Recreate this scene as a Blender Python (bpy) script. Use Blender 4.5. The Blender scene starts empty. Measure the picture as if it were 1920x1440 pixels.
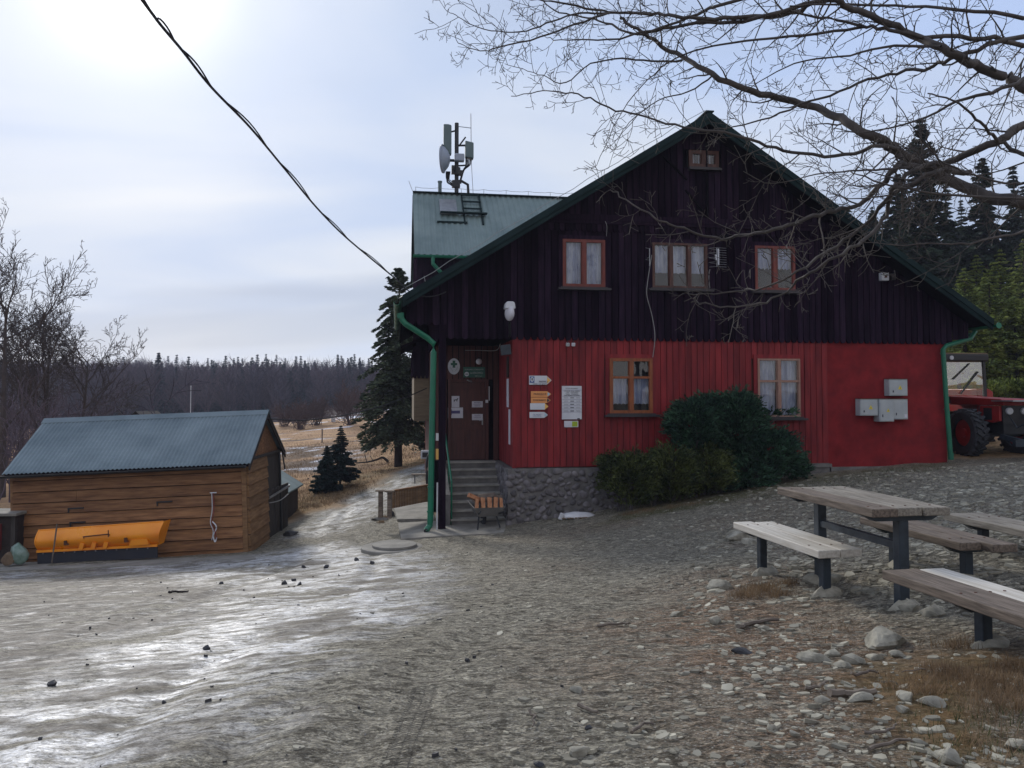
import bpy, math, random
import numpy as np
from mathutils import Vector, Matrix
R = math.radians
random.seed(7); rng = np.random.default_rng(7)
scn = bpy.context.scene

# ------------------------------------------------------------------ camera
F = 1450.0; TH = R(2); CX = 960.0; CY = 742 - F*math.tan(TH); EYE = 3.08
cam_d = bpy.data.cameras.new('camera'); cam = bpy.data.objects.new('camera', cam_d)
scn.collection.objects.link(cam); scn.camera = cam
cam.location = (0, 0, EYE); cam.rotation_euler = (R(90)+TH, 0, 0)
cam_d.sensor_width = 36; cam_d.lens = 36*F/1920; cam_d.shift_y = -(720-CY)/1920
cam_d.clip_end = 3000; cam_d.clip_start = .05
scn.render.resolution_x = 1024; scn.render.resolution_y = 768

# ------------------------------------------------------------------ light
SAZ = R(-26.7); SEL = R(27)
world = bpy.data.worlds.new('World'); scn.world = world; world.use_nodes = True
def build_world():
    nt = world.node_tree; N = nt.nodes; L = nt.links; N.clear()
    def n(t, **k):
        x = N.new(t)
        for a, b in k.items(): setattr(x, a, b)
        return x
    def math_(op, a, b=None, c=None, clamp=False):
        m = n('ShaderNodeMath', operation=op); m.use_clamp = clamp
        for i, v in enumerate((a, b, c)):
            if v is None: continue
            if isinstance(v, (int, float)): m.inputs[i].default_value = v
            else: L.new(v, m.inputs[i])
        return m.outputs[0]
    def mix(f, a, b):
        m = n('ShaderNodeMix', data_type='RGBA')
        for i, v in ((0, f), (6, a), (7, b)):
            if isinstance(v, tuple): m.inputs[i].default_value = v+(1,)
            elif isinstance(v, (int, float)): m.inputs[i].default_value = v
            else: L.new(v, m.inputs[i])
        return m.outputs[2]
    out = n('ShaderNodeOutputWorld')
    sky = n('ShaderNodeTexSky', sky_type='NISHITA', sun_disc=False, sun_elevation=SEL, sun_rotation=SAZ)
    b1 = n('ShaderNodeBackground'); L.new(sky.outputs[0], b1.inputs[0]); b1.inputs[1].default_value = .1
    tc = n('ShaderNodeTexCoord'); sep = n('ShaderNodeSeparateXYZ'); L.new(tc.outputs['Generated'], sep.inputs[0])
    z = math_('MAXIMUM', sep.outputs[2], 0.0)
    zz = math_('ADD', z, .22)
    cx = math_('DIVIDE', sep.outputs[0], zz); cy = math_('DIVIDE', sep.outputs[1], zz)
    cmb = n('ShaderNodeCombineXYZ'); L.new(cx, cmb.inputs[0]); L.new(cy, cmb.inputs[1])
    mp = n('ShaderNodeMapping'); L.new(cmb.outputs[0], mp.inputs[0]); mp.inputs['Rotation'].default_value = (0, 0, R(-24)); mp.inputs['Scale'].default_value = (.7, 1.25, 1)
    n1 = n('ShaderNodeTexNoise'); L.new(mp.outputs[0], n1.inputs[0]); n1.inputs['Scale'].default_value = 1.1; n1.inputs['Detail'].default_value = 5; n1.inputs['Roughness'].default_value = .45; n1.inputs['Distortion'].default_value = .5
    r1 = n('ShaderNodeMapRange'); L.new(n1.outputs[0], r1.inputs[0]); r1.inputs[1].default_value = .40; r1.inputs[2].default_value = .62
    n2 = n('ShaderNodeTexNoise'); L.new(mp.outputs[0], n2.inputs[0]); n2.inputs['Scale'].default_value = .7; n2.inputs['Detail'].default_value = 3
    mp2 = n('ShaderNodeMapping'); L.new(cmb.outputs[0], mp2.inputs[0]); mp2.inputs['Location'].default_value = (3.3, 1.7, 0); mp2.inputs['Rotation'].default_value = (0, 0, R(-20)); mp2.inputs['Scale'].default_value = (.5, 1.6, 1)
    L.new(mp2.outputs[0], n2.inputs[0])
    r2 = n('ShaderNodeMapRange'); L.new(n2.outputs[0], r2.inputs[0]); r2.inputs[1].default_value = .50; r2.inputs[2].default_value = .64
    # left-right hue drift: bluer away from the sun
    sd = Vector((math.sin(SAZ)*math.cos(SEL), math.cos(SAZ)*math.cos(SEL), math.sin(SEL)))
    dt = n('ShaderNodeVectorMath', operation='DOT_PRODUCT'); L.new(tc.outputs['Generated'], dt.inputs[0]); dt.inputs[1].default_value = sd
    d = math_('MAXIMUM', dt.outputs['Value'], 0.0)
    blue = mix(n_fac := math_('POWER', d, 3.0), (.30, .385, .585), (.335, .40, .52))
    c = mix(r1.outputs[0], blue, (.475, .505, .555))
    c = mix(math_('MULTIPLY', r2.outputs[0], .75), c, (.25, .295, .39))
    # pale band low over the horizon
    lo = n('ShaderNodeMapRange'); L.new(sep.outputs[2], lo.inputs[0]); lo.inputs[1].default_value = .16; lo.inputs[2].default_value = 0.0; lo.inputs[3].default_value = 0; lo.inputs[4].default_value = .35
    c = mix(lo.outputs[0], c, (.50, .55, .62))
    bk = n('ShaderNodeMapRange'); L.new(dt.outputs['Value'], bk.inputs[0]); bk.inputs[1].default_value = -.6; bk.inputs[2].default_value = .45; bk.inputs[3].default_value = 1.0; bk.inputs[4].default_value = 1.0
    bkm = n('ShaderNodeMapRange'); L.new(dt.outputs['Value'], bkm.inputs[0]); bkm.inputs[1].default_value = .1; bkm.inputs[2].default_value = -.5; bkm.inputs[3].default_value = 0; bkm.inputs[4].default_value = .8
    c = mix(bkm.outputs[0], c, (.50, .47, .46))
    bs = n('ShaderNodeVectorMath', operation='SCALE'); L.new(c, bs.inputs[0]); L.new(bk.outputs[0], bs.inputs['Scale']); c = bs.outputs[0]
    g1 = math_('MULTIPLY', math_('POWER', d, 45.0), .10)
    g2 = math_('MULTIPLY', math_('POWER', d, 420.0), .55)
    g = math_('ADD', g1, g2)
    gc = n('ShaderNodeMix', data_type='RGBA', blend_type='ADD'); gc.inputs[0].default_value = 1
    L.new(c, gc.inputs[6]); vs = n('ShaderNodeVectorMath', operation='SCALE'); vs.inputs[0].default_value = (1, .99, .93); L.new(g, vs.inputs['Scale']); L.new(vs.outputs[0], gc.inputs[7])
    b2 = n('ShaderNodeBackground'); L.new(gc.outputs[2], b2.inputs[0]); b2.inputs[1].default_value = 1.0
    mx = n('ShaderNodeMixShader'); mx.inputs[0].default_value = .93; L.new(b1.outputs[0], mx.inputs[1]); L.new(b2.outputs[0], mx.inputs[2])
    L.new(mx.outputs[0], out.inputs[0])
build_world()
sun_d = bpy.data.lights.new('sun', 'SUN'); sun = bpy.data.objects.new('sun', sun_d); scn.collection.objects.link(sun)
sun_d.energy = 1.5; sun_d.angle = R(10); sun_d.color = (1, .95, .86)
_s = Vector((math.sin(SAZ)*math.cos(SEL), math.cos(SAZ)*math.cos(SEL), math.sin(SEL)))
sun.rotation_euler = _s.to_track_quat('Z', 'Y').to_euler()
scn.view_settings.view_transform = 'Standard'; scn.view_settings.look = 'None'
scn.view_settings.exposure = .72; scn.view_settings.gamma = 1
scn.cycles.max_bounces = 6; scn.cycles.transparent_max_bounces = 12

# ------------------------------------------------------------------ helpers
A = R(8.5); P0 = (-1.676, 18.0); UX = (math.cos(A), math.sin(A)); VX = (-math.sin(A), math.cos(A))
def ray(px, py):
    x = (px-CX)/F; y = -(py-CY)/F
    return (x, math.cos(TH)-y*math.sin(TH), math.sin(TH)+y*math.cos(TH))
def at(px, py, Y):
    d = ray(px, py); t = Y/d[1]; return Vector((d[0]*t, Y, EYE+d[2]*t))
def hp(px, py, v=0):                 # photo pixel -> (u, z) on the facade plane at depth v
    d = ray(px, py); q = (P0[0]+VX[0]*v, P0[1]+VX[1]*v)
    t = (q[0]*VX[0]+q[1]*VX[1])/(d[0]*VX[0]+d[1]*VX[1])
    x, y = d[0]*t, d[1]*t
    return ((x-P0[0])*UX[0]+(y-P0[1])*UX[1], EYE+d[2]*t)
def hw(u, v, z): return Vector((P0[0]+u*UX[0]+v*VX[0], P0[1]+u*UX[1]+v*VX[1], z))

class MB:
    def __init__(s): s.v = []; s.f = []
    def add(s, vs, fs):
        o = len(s.v); s.v.extend(tuple(v) for v in vs); s.f.extend(tuple(i+o for i in f) for f in fs)
    def box(s, a, b):
        x0, y0, z0 = a; x1, y1, z1 = b
        s.add([(x0,y0,z0),(x1,y0,z0),(x1,y1,z0),(x0,y1,z0),(x0,y0,z1),(x1,y0,z1),(x1,y1,z1),(x0,y1,z1)],
              [(0,3,2,1),(4,5,6,7),(0,1,5,4),(1,2,6,5),(2,3,7,6),(3,0,4,7)])
    def obox(s, c, size, M=None):
        hx, hy, hz = [q/2 for q in size]; c = Vector(c)
        vs = [Vector((x*hx, y*hy, z*hz)) for z in (-1, 1) for x, y in ((-1,-1),(1,-1),(1,1),(-1,1))]
        if M is not None: vs = [M @ v for v in vs]
        s.add([v+c for v in vs], [(0,3,2,1),(4,5,6,7),(0,1,5,4),(1,2,6,5),(2,3,7,6),(3,0,4,7)])
    def beam(s, p, q, w, h, up=(0,0,1)):
        p = Vector(p); q = Vector(q); d = (q-p); L = d.length; d.normalize()
        x = d.cross(Vector(up))
        if x.length < 1e-4: x = Vector((1,0,0))
        x.normalize(); y = x.cross(d)
        M = Matrix((d, x, y)).transposed()
        s.obox((p+q)/2, (L, w, h), M)
    def prism(s, poly, y0, y1):       # poly in (x,z), extruded along y
        n = len(poly)
        s.add([(x, y0, z) for x, z in poly]+[(x, y1, z) for x, z in poly],
              [tuple(range(n)), tuple(range(2*n-1, n-1, -1))]+[(i, i+n, (i+1) % n+n, (i+1) % n) for i in range(n)])
    def prismx(s, poly, x0, x1):      # poly in (y,z), extruded along x
        n = len(poly)
        s.add([(x0, y, z) for y, z in poly]+[(x1, y, z) for y, z in poly],
              [tuple(range(n-1, -1, -1)), tuple(range(n, 2*n))]+[(i, (i+1) % n, (i+1) % n+n, i+n) for i in range(n)])
    def tube(s, pts, r, n=6, cap=True):
        pts = [Vector(p) for p in pts]; m = len(pts)
        if not hasattr(r, '__len__'): r = [r]*m
        o = len(s.v); t = (pts[1]-pts[0])
        ref = Vector((0, 0, 1)) if abs(t.normalized().z) < .9 else Vector((1, 0, 0))
        for i, p in enumerate(pts):
            t = (pts[min(i+1, m-1)]-pts[max(i-1, 0)])
            if t.length < 1e-9: t = Vector((0, 0, 1))
            t.normalize(); a = t.cross(ref)
            if a.length < 1e-3: a = t.cross(Vector((0, 1, .01)))
            a.normalize(); b = t.cross(a); ref = -(a.cross(t)) if False else ref
            for k in range(n):
                w = 2*math.pi*k/n; q = p+(a*math.cos(w)+b*math.sin(w))*r[i]
                s.v.append((q.x, q.y, q.z))
        for i in range(m-1):
            for k in range(n):
                k2 = (k+1) % n
                s.f.append((o+i*n+k, o+i*n+k2, o+(i+1)*n+k2, o+(i+1)*n+k))
        if cap:
            s.f.append(tuple(o+k for k in range(n-1, -1, -1))); s.f.append(tuple(o+(m-1)*n+k for k in range(n)))
    def cyl(s, c, r, h, n=20, axis='z', r2=None):
        c = Vector(c); d = {'x': Vector((1,0,0)), 'y': Vector((0,1,0)), 'z': Vector((0,0,1))}[axis]
        s.tube([c-d*h/2, c+d*h/2], [r, r if r2 is None else r2], n)
    def build(s, name, mat, parent=None, loc=(0,0,0), rot=(0,0,0), smooth=False, bevel=0):
        me = bpy.data.meshes.new(name)
        me.from_pydata(s.v, [], s.f); me.update()
        ob = bpy.data.objects.new(name, me); scn.collection.objects.link(ob)
        for m in (mat if isinstance(mat, (list, tuple)) else [mat]): me.materials.append(m)
        if smooth:
            me.polygons.foreach_set('use_smooth', [True]*len(me.polygons))
        if bevel:
            b = ob.modifiers.new('b', 'BEVEL'); b.width = bevel; b.segments = 2; b.limit_method = 'ANGLE'
        ob.location = loc; ob.rotation_euler = rot
        if parent: ob.parent = parent
        return ob
def tag(o, label=None, cat=None, group=None, kind=None):
    if label: o['label'] = label
    if cat: o['category'] = cat
    if group: o['group'] = group
    if kind: o['kind'] = kind
    return o
def empty(name, loc=(0,0,0), rot=(0,0,0), label=None, cat=None, group=None):
    o = bpy.data.objects.new(name, None); scn.collection.objects.link(o); o.empty_display_size = .2
    o.location = loc; o.rotation_euler = rot; tag(o, label, cat, group); return o
def copy_tree(o, parent=None):
    c = o.copy(); scn.collection.objects.link(c)
    if parent: c.parent = parent
    for ch in list(o.children): copy_tree(ch, c)
    return c

# ------------------------------------------------------------------ materials
def pm(name, c1, c2=None, sc=4, st=(1,1,1), rough=.7, rough2=None, bump=0, bsc=None, isl=0, metal=0, spec=.5, detail=6, lo=.35, hi=.65, trans=0):
    m = bpy.data.materials.new(name); m.use_nodes = True
    nt = m.node_tree; N = nt.nodes; L = nt.links; b = N['Principled BSDF']
    tc = N.new('ShaderNodeTexCoord'); mp = N.new('ShaderNodeMapping'); mp.inputs['Scale'].default_value = st
    L.new(tc.outputs['Object'], mp.inputs[0])
    nz = N.new('ShaderNodeTexNoise'); nz.inputs['Scale'].default_value = sc; nz.inputs['Detail'].default_value = detail; nz.inputs['Roughness'].default_value = .6
    L.new(mp.outputs[0], nz.inputs[0])
    rr = N.new('ShaderNodeMapRange'); rr.inputs[1].default_value = lo; rr.inputs[2].default_value = hi; L.new(nz.outputs[0], rr.inputs[0])
    mx = N.new('ShaderNodeMix'); mx.data_type = 'RGBA'; L.new(rr.outputs[0], mx.inputs[0])
    if c2 is None: c2 = tuple(q*.75 for q in c1)
    mx.inputs[6].default_value = tuple(c1)+(1,); mx.inputs[7].default_value = tuple(c2)+(1,)
    col = mx.outputs[2]
    if isl:
        g = N.new('ShaderNodeNewGeometry'); hs = N.new('ShaderNodeHueSaturation'); ma = N.new('ShaderNodeMath'); ma.operation = 'MULTIPLY_ADD'
        L.new(g.outputs['Random Per Island'], ma.inputs[0]); ma.inputs[1].default_value = isl*2; ma.inputs[2].default_value = 1-isl
        L.new(ma.outputs[0], hs.inputs['Value']); L.new(col, hs.inputs['Color']); col = hs.outputs[0]
    L.new(col, b.inputs['Base Color'])
    b.inputs['Metallic'].default_value = metal; b.inputs['Specular IOR Level'].default_value = spec
    b.inputs['Roughness'].default_value = rough
    if rough2 is not None:
        r3 = N.new('ShaderNodeMapRange'); r3.inputs[1].default_value = lo; r3.inputs[2].default_value = hi; r3.inputs[3].default_value = rough; r3.inputs[4].default_value = rough2
        L.new(nz.outputs[0], r3.inputs[0]); L.new(r3.outputs[0], b.inputs['Roughness'])
    if bump:
        n2 = N.new('ShaderNodeTexNoise'); n2.inputs['Scale'].default_value = bsc or sc*4; n2.inputs['Detail'].default_value = 6; n2.inputs['Roughness'].default_value = .65
        L.new(mp.outputs[0], n2.inputs[0]); bp = N.new('ShaderNodeBump'); bp.inputs['Strength'].default_value = 1; bp.inputs['Distance'].default_value = bump
        L.new(n2.outputs[0], bp.inputs['Height']); L.new(bp.outputs[0], b.inputs['Normal'])
    if trans:
        tr = N.new('ShaderNodeBsdfTranslucent'); L.new(col, tr.inputs[0]); ms = N.new('ShaderNodeMixShader'); ms.inputs[0].default_value = trans
        L.new(b.outputs[0], ms.inputs[1]); L.new(tr.outputs[0], ms.inputs[2]); L.new(ms.outputs[0], N['Material Output'].inputs[0])
    return m
MT = dict(
 black=pm('black_stained_boards', (.024,.0135,.026), (.010,.0065,.013), 3, (6,6,.5), .7, .85, .003, 12, isl=.5, spec=0),
 red=pm('red_painted_boards', (.235,.013,.017), (.12,.008,.012), 2.2, (3,3,.4), .55, .75, .0025, 14, isl=.16, spec=.35),
 redr=pm('red_render', (.235,.013,.017), (.14,.009,.012), 2.2, (1,1,1), .8, .9, .004, 60, spec=.3),
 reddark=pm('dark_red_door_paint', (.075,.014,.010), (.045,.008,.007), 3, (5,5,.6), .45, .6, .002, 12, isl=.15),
 trimg=pm('dark_green_roof_metal', (.012,.028,.030), (.008,.018,.020), 1.2, (1,1,1), .75, .85, .001, 30, spec=.12),
 roofg=pm('green_grey_corrugated_metal', (.19,.25,.245), (.11,.16,.165), .8, (1,1,1), .55, .7, .002, 9, lo=.3, hi=.7),
 roofb=pm('blue_grey_corrugated_metal', (.165,.215,.24), (.10,.14,.165), .9, (1,1,1), .42, .6, .001, 20),
 soffit=pm('dark_soffit_wood', (.012,.010,.014), (.006,.005,.008), 5, (1,8,1), .85, spec=0),
 pipe=pm('green_plastic_pipe', (.004,.155,.085), (.006,.115,.065), 2, (1,1,1), .32, .5, spec=.5),
 frame=pm('varnished_orange_window_wood', (.27,.075,.016), (.17,.04,.010), 6, (3,3,.6), .35, .5, .001, 20),
 framer=pm('red_brown_window_wood', (.17,.024,.014), (.11,.014,.010), 6, (3,3,.6), .4, .55, .001, 20),
 framed=pm('dark_brown_window_wood', (.085,.026,.016), (.045,.014,.010), 6, (3,3,.6), .45, .6, .001, 20),
 framet=pm('pale_brown_window_wood', (.34,.20,.15), (.24,.13,.10), 6, (3,3,.6), .5, .6, .001, 20),
 sill=pm('dark_sill_metal', (.03,.026,.032), (.018,.015,.02), 3, rough=.5),
 mortar=pm('grey_mortar', (.17,.16,.155), (.10,.095,.095), 6, rough=.95, bump=.01, bsc=25),
 stone=pm('rounded_field_stone', (.17,.155,.16), (.085,.078,.085), 5, rough=.85, bump=.008, bsc=18, isl=.4),
 conc=pm('worn_concrete', (.27,.255,.225), (.16,.15,.135), 2.5, rough=.85, bump=.006, bsc=25),
 concl=pm('light_worn_concrete', (.36,.345,.31), (.22,.21,.19), 2.5, rough=.85, bump=.005, bsc=25),
 concd=pm('dirty_concrete', (.19,.18,.17), (.10,.098,.095), 3, rough=.9, bump=.006, bsc=25),
 wood=pm('weathered_grey_wood', (.30,.27,.225), (.13,.112,.09), 3, (1.2,14,14), .72, .85, .004, 6, isl=.2, detail=8),
 woodb=pm('weathered_brown_wood', (.20,.155,.12), (.07,.052,.04), 3, (1.2,14,14), .7, .85, .005, 6, isl=.25, detail=8),
 woodn=pm('pale_new_wood', (.62,.59,.53), (.44,.40,.34), 2.5, (1,12,12), .6, .75, .002, 6, isl=.08, detail=8),
 wend=pm('orange_cut_wood', (.33,.12,.045), (.20,.06,.02), 9, rough=.7),
 wdark=pm('dark_end_grain', (.03,.02,.018), (.015,.01,.01), 9, rough=.8),
 steel=pm('dark_blue_painted_steel', (.022,.035,.05), (.012,.018,.026), 8, rough=.42, rough2=.6, bump=.001, bsc=40),
 plank=pm('orange_brown_shed_planks', (.26,.125,.05), (.12,.052,.022), 2.5, (.7,6,7), .7, .85, .004, 8, isl=.22, detail=8),
 plankl=pm('tan_shed_planks', (.24,.135,.06), (.13,.065,.028), 2.5, (.7,1,7), .75, .85, .004, 8, isl=.2, detail=8),
 plankd=pm('grey_shed_planks', (.05,.042,.038), (.02,.017,.016), 3, (6,6,.7), .85, isl=.4),
 orange=pm('orange_enamel', (.85,.30,.012), (.74,.22,.010), 1.3, rough=.26, rough2=.42, bump=.0015, bsc=5, lo=.4, hi=.7),
 edge=pm('black_blue_rubber_edge', (.012,.016,.030), (.03,.03,.038), 5, rough=.6, rough2=.85, bump=.002),
 rust=pm('rusty_steel', (.11,.04,.02), (.05,.02,.012), 12, rough=.85),
 white=pm('white_painted_metal', (.62,.64,.68), (.50,.52,.57), 2, rough=.5),
 paper=pm('white_paper', (.60,.60,.66), (.50,.50,.56), 4, rough=.8),
 grey=pm('light_grey_box_paint', (.44,.47,.48), (.34,.37,.39), 2, rough=.55, bump=.001),
 ink=pm('dark_ink', (.02,.02,.035), (.03,.03,.05), 3, rough=.7),
 blueink=pm('blue_ink', (.02,.07,.25), (.015,.05,.2), 3, rough=.6),
 violet=pm('violet_ink', (.06,.05,.16), (.09,.08,.2), 8, rough=.7),
 greenp=pm('green_sign_paint', (.02,.12,.08), (.015,.08,.06), 3, rough=.5),
 yellow=pm('yellow_sign_paint', (.75,.62,.06), (.65,.52,.05), 3, rough=.5),
 lime=pm('lime_print', (.35,.45,.02), (.25,.35,.02), 8, rough=.6),
 osign=pm('orange_sign_paint', (.75,.32,.10), (.62,.25,.08), 3, rough=.5),
 amber=pm('amber_sign_paint', (.78,.46,.12), (.7,.4,.1), 3, rough=.5),
 lblue=pm('pale_blue_sign_paint', (.35,.50,.60), (.3,.45,.55), 3, rough=.5),
 cable=pm('black_cable_rubber', (.012,.012,.016), rough=.5),
 wire=pm('pale_grey_wire', (.30,.30,.30), rough=.5),
 antp=pm('grey_green_antenna_plastic', (.10,.15,.16), (.07,.11,.12), 2, rough=.5),
 dish=pm('pale_blue_grey_dish', (.30,.34,.42), (.25,.29,.36), 2, rough=.5),
 dmetal=pm('dark_metal', (.025,.028,.034), (.015,.017,.02), 5, rough=.5, metal=.3),
 galv=pm('galvanised_metal', (.35,.36,.38), (.25,.26,.28), 8, rough=.4, metal=.7),
 bark=pm('grey_brown_bark', (.085,.075,.075), (.04,.035,.038), 7, (1,1,.4), .9, bump=.01, bsc=14),
 barkd=pm('dark_bark', (.035,.028,.027), (.018,.015,.015), 7, (1,1,.4), .9, bump=.01),
 twig=pm('twig_bark', (.07,.055,.052), (.045,.036,.036), 5, rough=.85),
 bough=pm('grey_lit_bough_bark', (.085,.072,.066), (.04,.034,.032), 6, rough=.8, bump=.004, bsc=30),
 twigp=pm('hazy_purple_brown_twigs', (.12,.088,.105), (.055,.048,.070), .10, rough=.9, isl=.4),  # bluish haze of distance mixed into the twig colour
 twigr=pm('red_brown_twigs', (.085,.050,.045), (.05,.03,.03), .5, rough=.9),
 beige=pm('beige_wall', (.22,.17,.11), (.15,.115,.075), 3, (1,1,6), .85),
 tyre=pm('tractor_tyre_rubber', (.022,.024,.028), (.04,.042,.05), 5, rough=.8, bump=.004),
 tred=pm('red_tractor_paint', (.36,.012,.010), (.24,.010,.008), 3, rough=.35, rough2=.55),
 logs=pm('split_log_faces', (.42,.20,.10), (.28,.11,.05), 12, rough=.8, isl=.3),
 rock=pm('pale_shale_rock', (.36,.335,.27), (.15,.14,.11), 7, rough=.85, bump=.012, bsc=14, isl=.2),
 rockd=pm('dark_wet_rock', (.05,.05,.055), (.025,.025,.03), 9, rough=.6, bump=.01),
 flake=pm('shale_flakes', (.34,.32,.255), (.15,.135,.10), 3, rough=.75, isl=.45),
 stick=pm('dead_stick_wood', (.17,.14,.11), (.09,.07,.06), 7, rough=.85, isl=.2, bump=.004),
 drygr=pm('dry_grass_blades', (.27,.185,.105), (.15,.10,.06), 2, rough=.85, isl=.4, trans=.3),
 greengr=pm('olive_grass_blades', (.10,.11,.04), (.06,.07,.03), 2, rough=.85, isl=.4, trans=.3),
 bag=pm('white_plastic_bag', (.62,.63,.66), (.5,.5,.53), 5, rough=.45, bump=.004, bsc=20),
 bagg=pm('milky_green_plastic', (.10,.17,.13), (.20,.27,.24), 9, rough=.35, bump=.01, bsc=15),
 card=pm('brown_cardboard', (.20,.14,.09), (.12,.08,.05), 4, rough=.9),
 bin=pm('brick_red_plastic', (.2,.03,.03), (.12,.02,.02), 3, rough=.5),
 snow=pm('old_snow', (.75,.78,.84), (.6,.63,.7), 3, rough=.6),
)
def leafmat(name, c1, c2, sc=2.0):
    return pm(name, c1, c2, sc, rough=.7, isl=.7, spec=.25, trans=.18, lo=.4, hi=.6)
MT['spruce'] = leafmat('dark_spruce_needles', (.030,.048,.028), (.016,.028,.020), .8)
MT['bigspr'] = leafmat('grey_green_conifer_needles', (.075,.098,.055), (.036,.055,.036), 1.0)
MT['blues'] = leafmat('blue_spruce_needles', (.022,.048,.046), (.012,.027,.030), 1.5)
MT['greens'] = leafmat('yellow_green_young_spruce_needles', (.22,.26,.06), (.09,.13,.035), 1.0)
MT['yewb'] = leafmat('olive_yew_needles', (.10,.12,.038), (.038,.055,.022), 2.5)
MT['yewd'] = leafmat('blue_green_juniper_needles', (.045,.10,.055), (.018,.048,.032), 2.5)
def glass(name='window_glass', base=.05, tint=(1,1,1)):
    m = bpy.data.materials.new(name); m.use_nodes = True; nt = m.node_tree; N = nt.nodes; L = nt.links; N.clear()
    o = N.new('ShaderNodeOutputMaterial'); t = N.new('ShaderNodeBsdfTransparent'); g = N.new('ShaderNodeBsdfGlossy'); g.inputs['Roughness'].default_value = .02
    t.inputs[0].default_value = tint+(1,)
    fr = N.new('ShaderNodeFresnel'); fr.inputs[0].default_value = 1.5; ad = N.new('ShaderNodeMath'); ad.operation = 'ADD'; ad.inputs[1].default_value = base; L.new(fr.outputs[0], ad.inputs[0])
    nz = N.new('ShaderNodeTexNoise'); nz.inputs['Scale'].default_value = 1.5; bp = N.new('ShaderNodeBump'); bp.inputs['Distance'].default_value = .01; L.new(nz.outputs[0], bp.inputs['Height']); L.new(bp.outputs[0], g.inputs['Normal'])
    mx = N.new('ShaderNodeMixShader'); L.new(ad.outputs[0], mx.inputs[0]); L.new(t.outputs[0], mx.inputs[1]); L.new(g.outputs[0], mx.inputs[2]); L.new(mx.outputs[0], o.inputs[0])
    return m
MT['glass'] = glass(); MT['gtrac'] = glass('tractor_glass', .32)
def curtainmat():
    m = pm('lace_curtain', (.72,.80,.97), (.42,.50,.74), 5, (1,1,.3), .9, detail=3, lo=.42, hi=.58, trans=.25)  # white lace, bluish sky reflection painted into its colour
    return m
MT['curt'] = curtainmat()
MT['dark'] = pm('dark_room', (.012,.014,.020), (.03,.036,.05), 3, rough=.9)

# ------------------------------------------------------------------ terrain
def _h(ix, iy, s):
    n = (ix*374761393 + iy*668265263 + s*1274126177) & 0x7fffffff
    n = ((n ^ (n >> 13))*1103515245) & 0x7fffffff
    return ((n ^ (n >> 16)) & 0xffff)/65535.0
def vnoise(x, y, s=0):
    xi = np.floor(x).astype(np.int64); yi = np.floor(y).astype(np.int64); fx = x-xi; fy = y-yi
    fx = fx*fx*(3-2*fx); fy = fy*fy*(3-2*fy)
    a = _h(xi, yi, s); b = _h(xi+1, yi, s); c = _h(xi, yi+1, s); d = _h(xi+1, yi+1, s)
    return (a*(1-fx)+b*fx)*(1-fy)+(c*(1-fx)+d*fx)*fy
def fbm(x, y, oct=4, s=0):
    t = 0; a = .5; n = 0
    for o in range(oct):
        t = t+a*vnoise(x*2**o, y*2**o, s+o*17); n += a; a *= .55
    return t/n
def pts3(l): return [tuple(at(*q)) for q in l]
CP = [(0,0,1.46),(0,-6,1.6),(-6,-5,1.1),(8,-4,2.1),(-14,-3,.4),(16,0,2.6),
      (-4,4,1.18),(0,4.5,1.33),(2.6,4.5,1.40),(-9,8,.45),(0,9,.85),(2,9,1.03),(0,13,.33),(3.2,12,.86),(6.5,13,1.25),(-5,12,.15),
      (4.3,7.2,1.50),(6,8,1.75),(12,10,2.1),
      (-.1,17.6,.0),(-1.7,17.7,.0),(-1.7,20,.05),(3.3,17.3,.55),(6.0,17.9,.97),(8.4,18.3,1.24),(11.2,19.7,1.36),(14,20.5,1.48),(9,14.5,1.5),
      (6,26,1.6),(0,24,.3),(6,34,3.0),(20,30,3.6)]
CP += pts3([(1558,1132,7.15),(1428,1080,8.35),(1697,1132,6.5),(1785,1232,5.3),(470,1037,16.9),(40,1056,16.4),(735,1028,15.9),(540,1004,19),(700,905,27.5),(792,868,34),(625,918,27),(745,872,35),(300,1000,21.5),
            (600,832,50),(600,802,75),(740,812,60),(800,770,110),(560,788,118),(200,800,90),(1880,716,34),(1930,650,45),(1700,560,70),(900,700,130)])
CP += [(-30,30,-.9),(-60,60,-1.5),(-100,150,-2.5),(0,200,-1.0),(-100,260,3),(0,280,6),(90,150,14),(-200,200,0),(150,60,8),(120,300,20),(-200,0,-3),(150,-60,6),(-150,-100,0),(0,-150,3),(400,400,20),(-400,400,6),(0,420,8),(-400,-100,0),(400,-100,8)]
CP = np.array(CP, float)
def tps_fit(P):
    n = len(P); X = P[:, :2]/50; d = np.sqrt(((X[:, None]-X[None])**2).sum(-1))
    K = d.copy() + np.eye(n)*1e-4         # linear (biharmonic-like) kernel: no overshoot
    Q = np.c_[np.ones(n), X]; M = np.zeros((n+3, n+3)); M[:n, :n] = K; M[:n, n:] = Q; M[n:, :n] = Q.T
    return np.linalg.solve(M, np.r_[P[:, 2], 0, 0, 0])
W_ = tps_fit(CP)
def hbase(x, y):
    x = np.asarray(x, float); y = np.asarray(y, float); sh = x.shape; X = np.c_[x.ravel(), y.ravel()]/50
    out = W_[-3]+W_[-2]*X[:, 0]+W_[-1]*X[:, 1]
    for i in range(len(CP)):
        dx = X[:, 0]-CP[i, 0]/50; dy = X[:, 1]-CP[i, 1]/50
        out = out+W_[i]*np.sqrt(dx*dx+dy*dy+3e-4)
    return out.reshape(sh)
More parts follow.
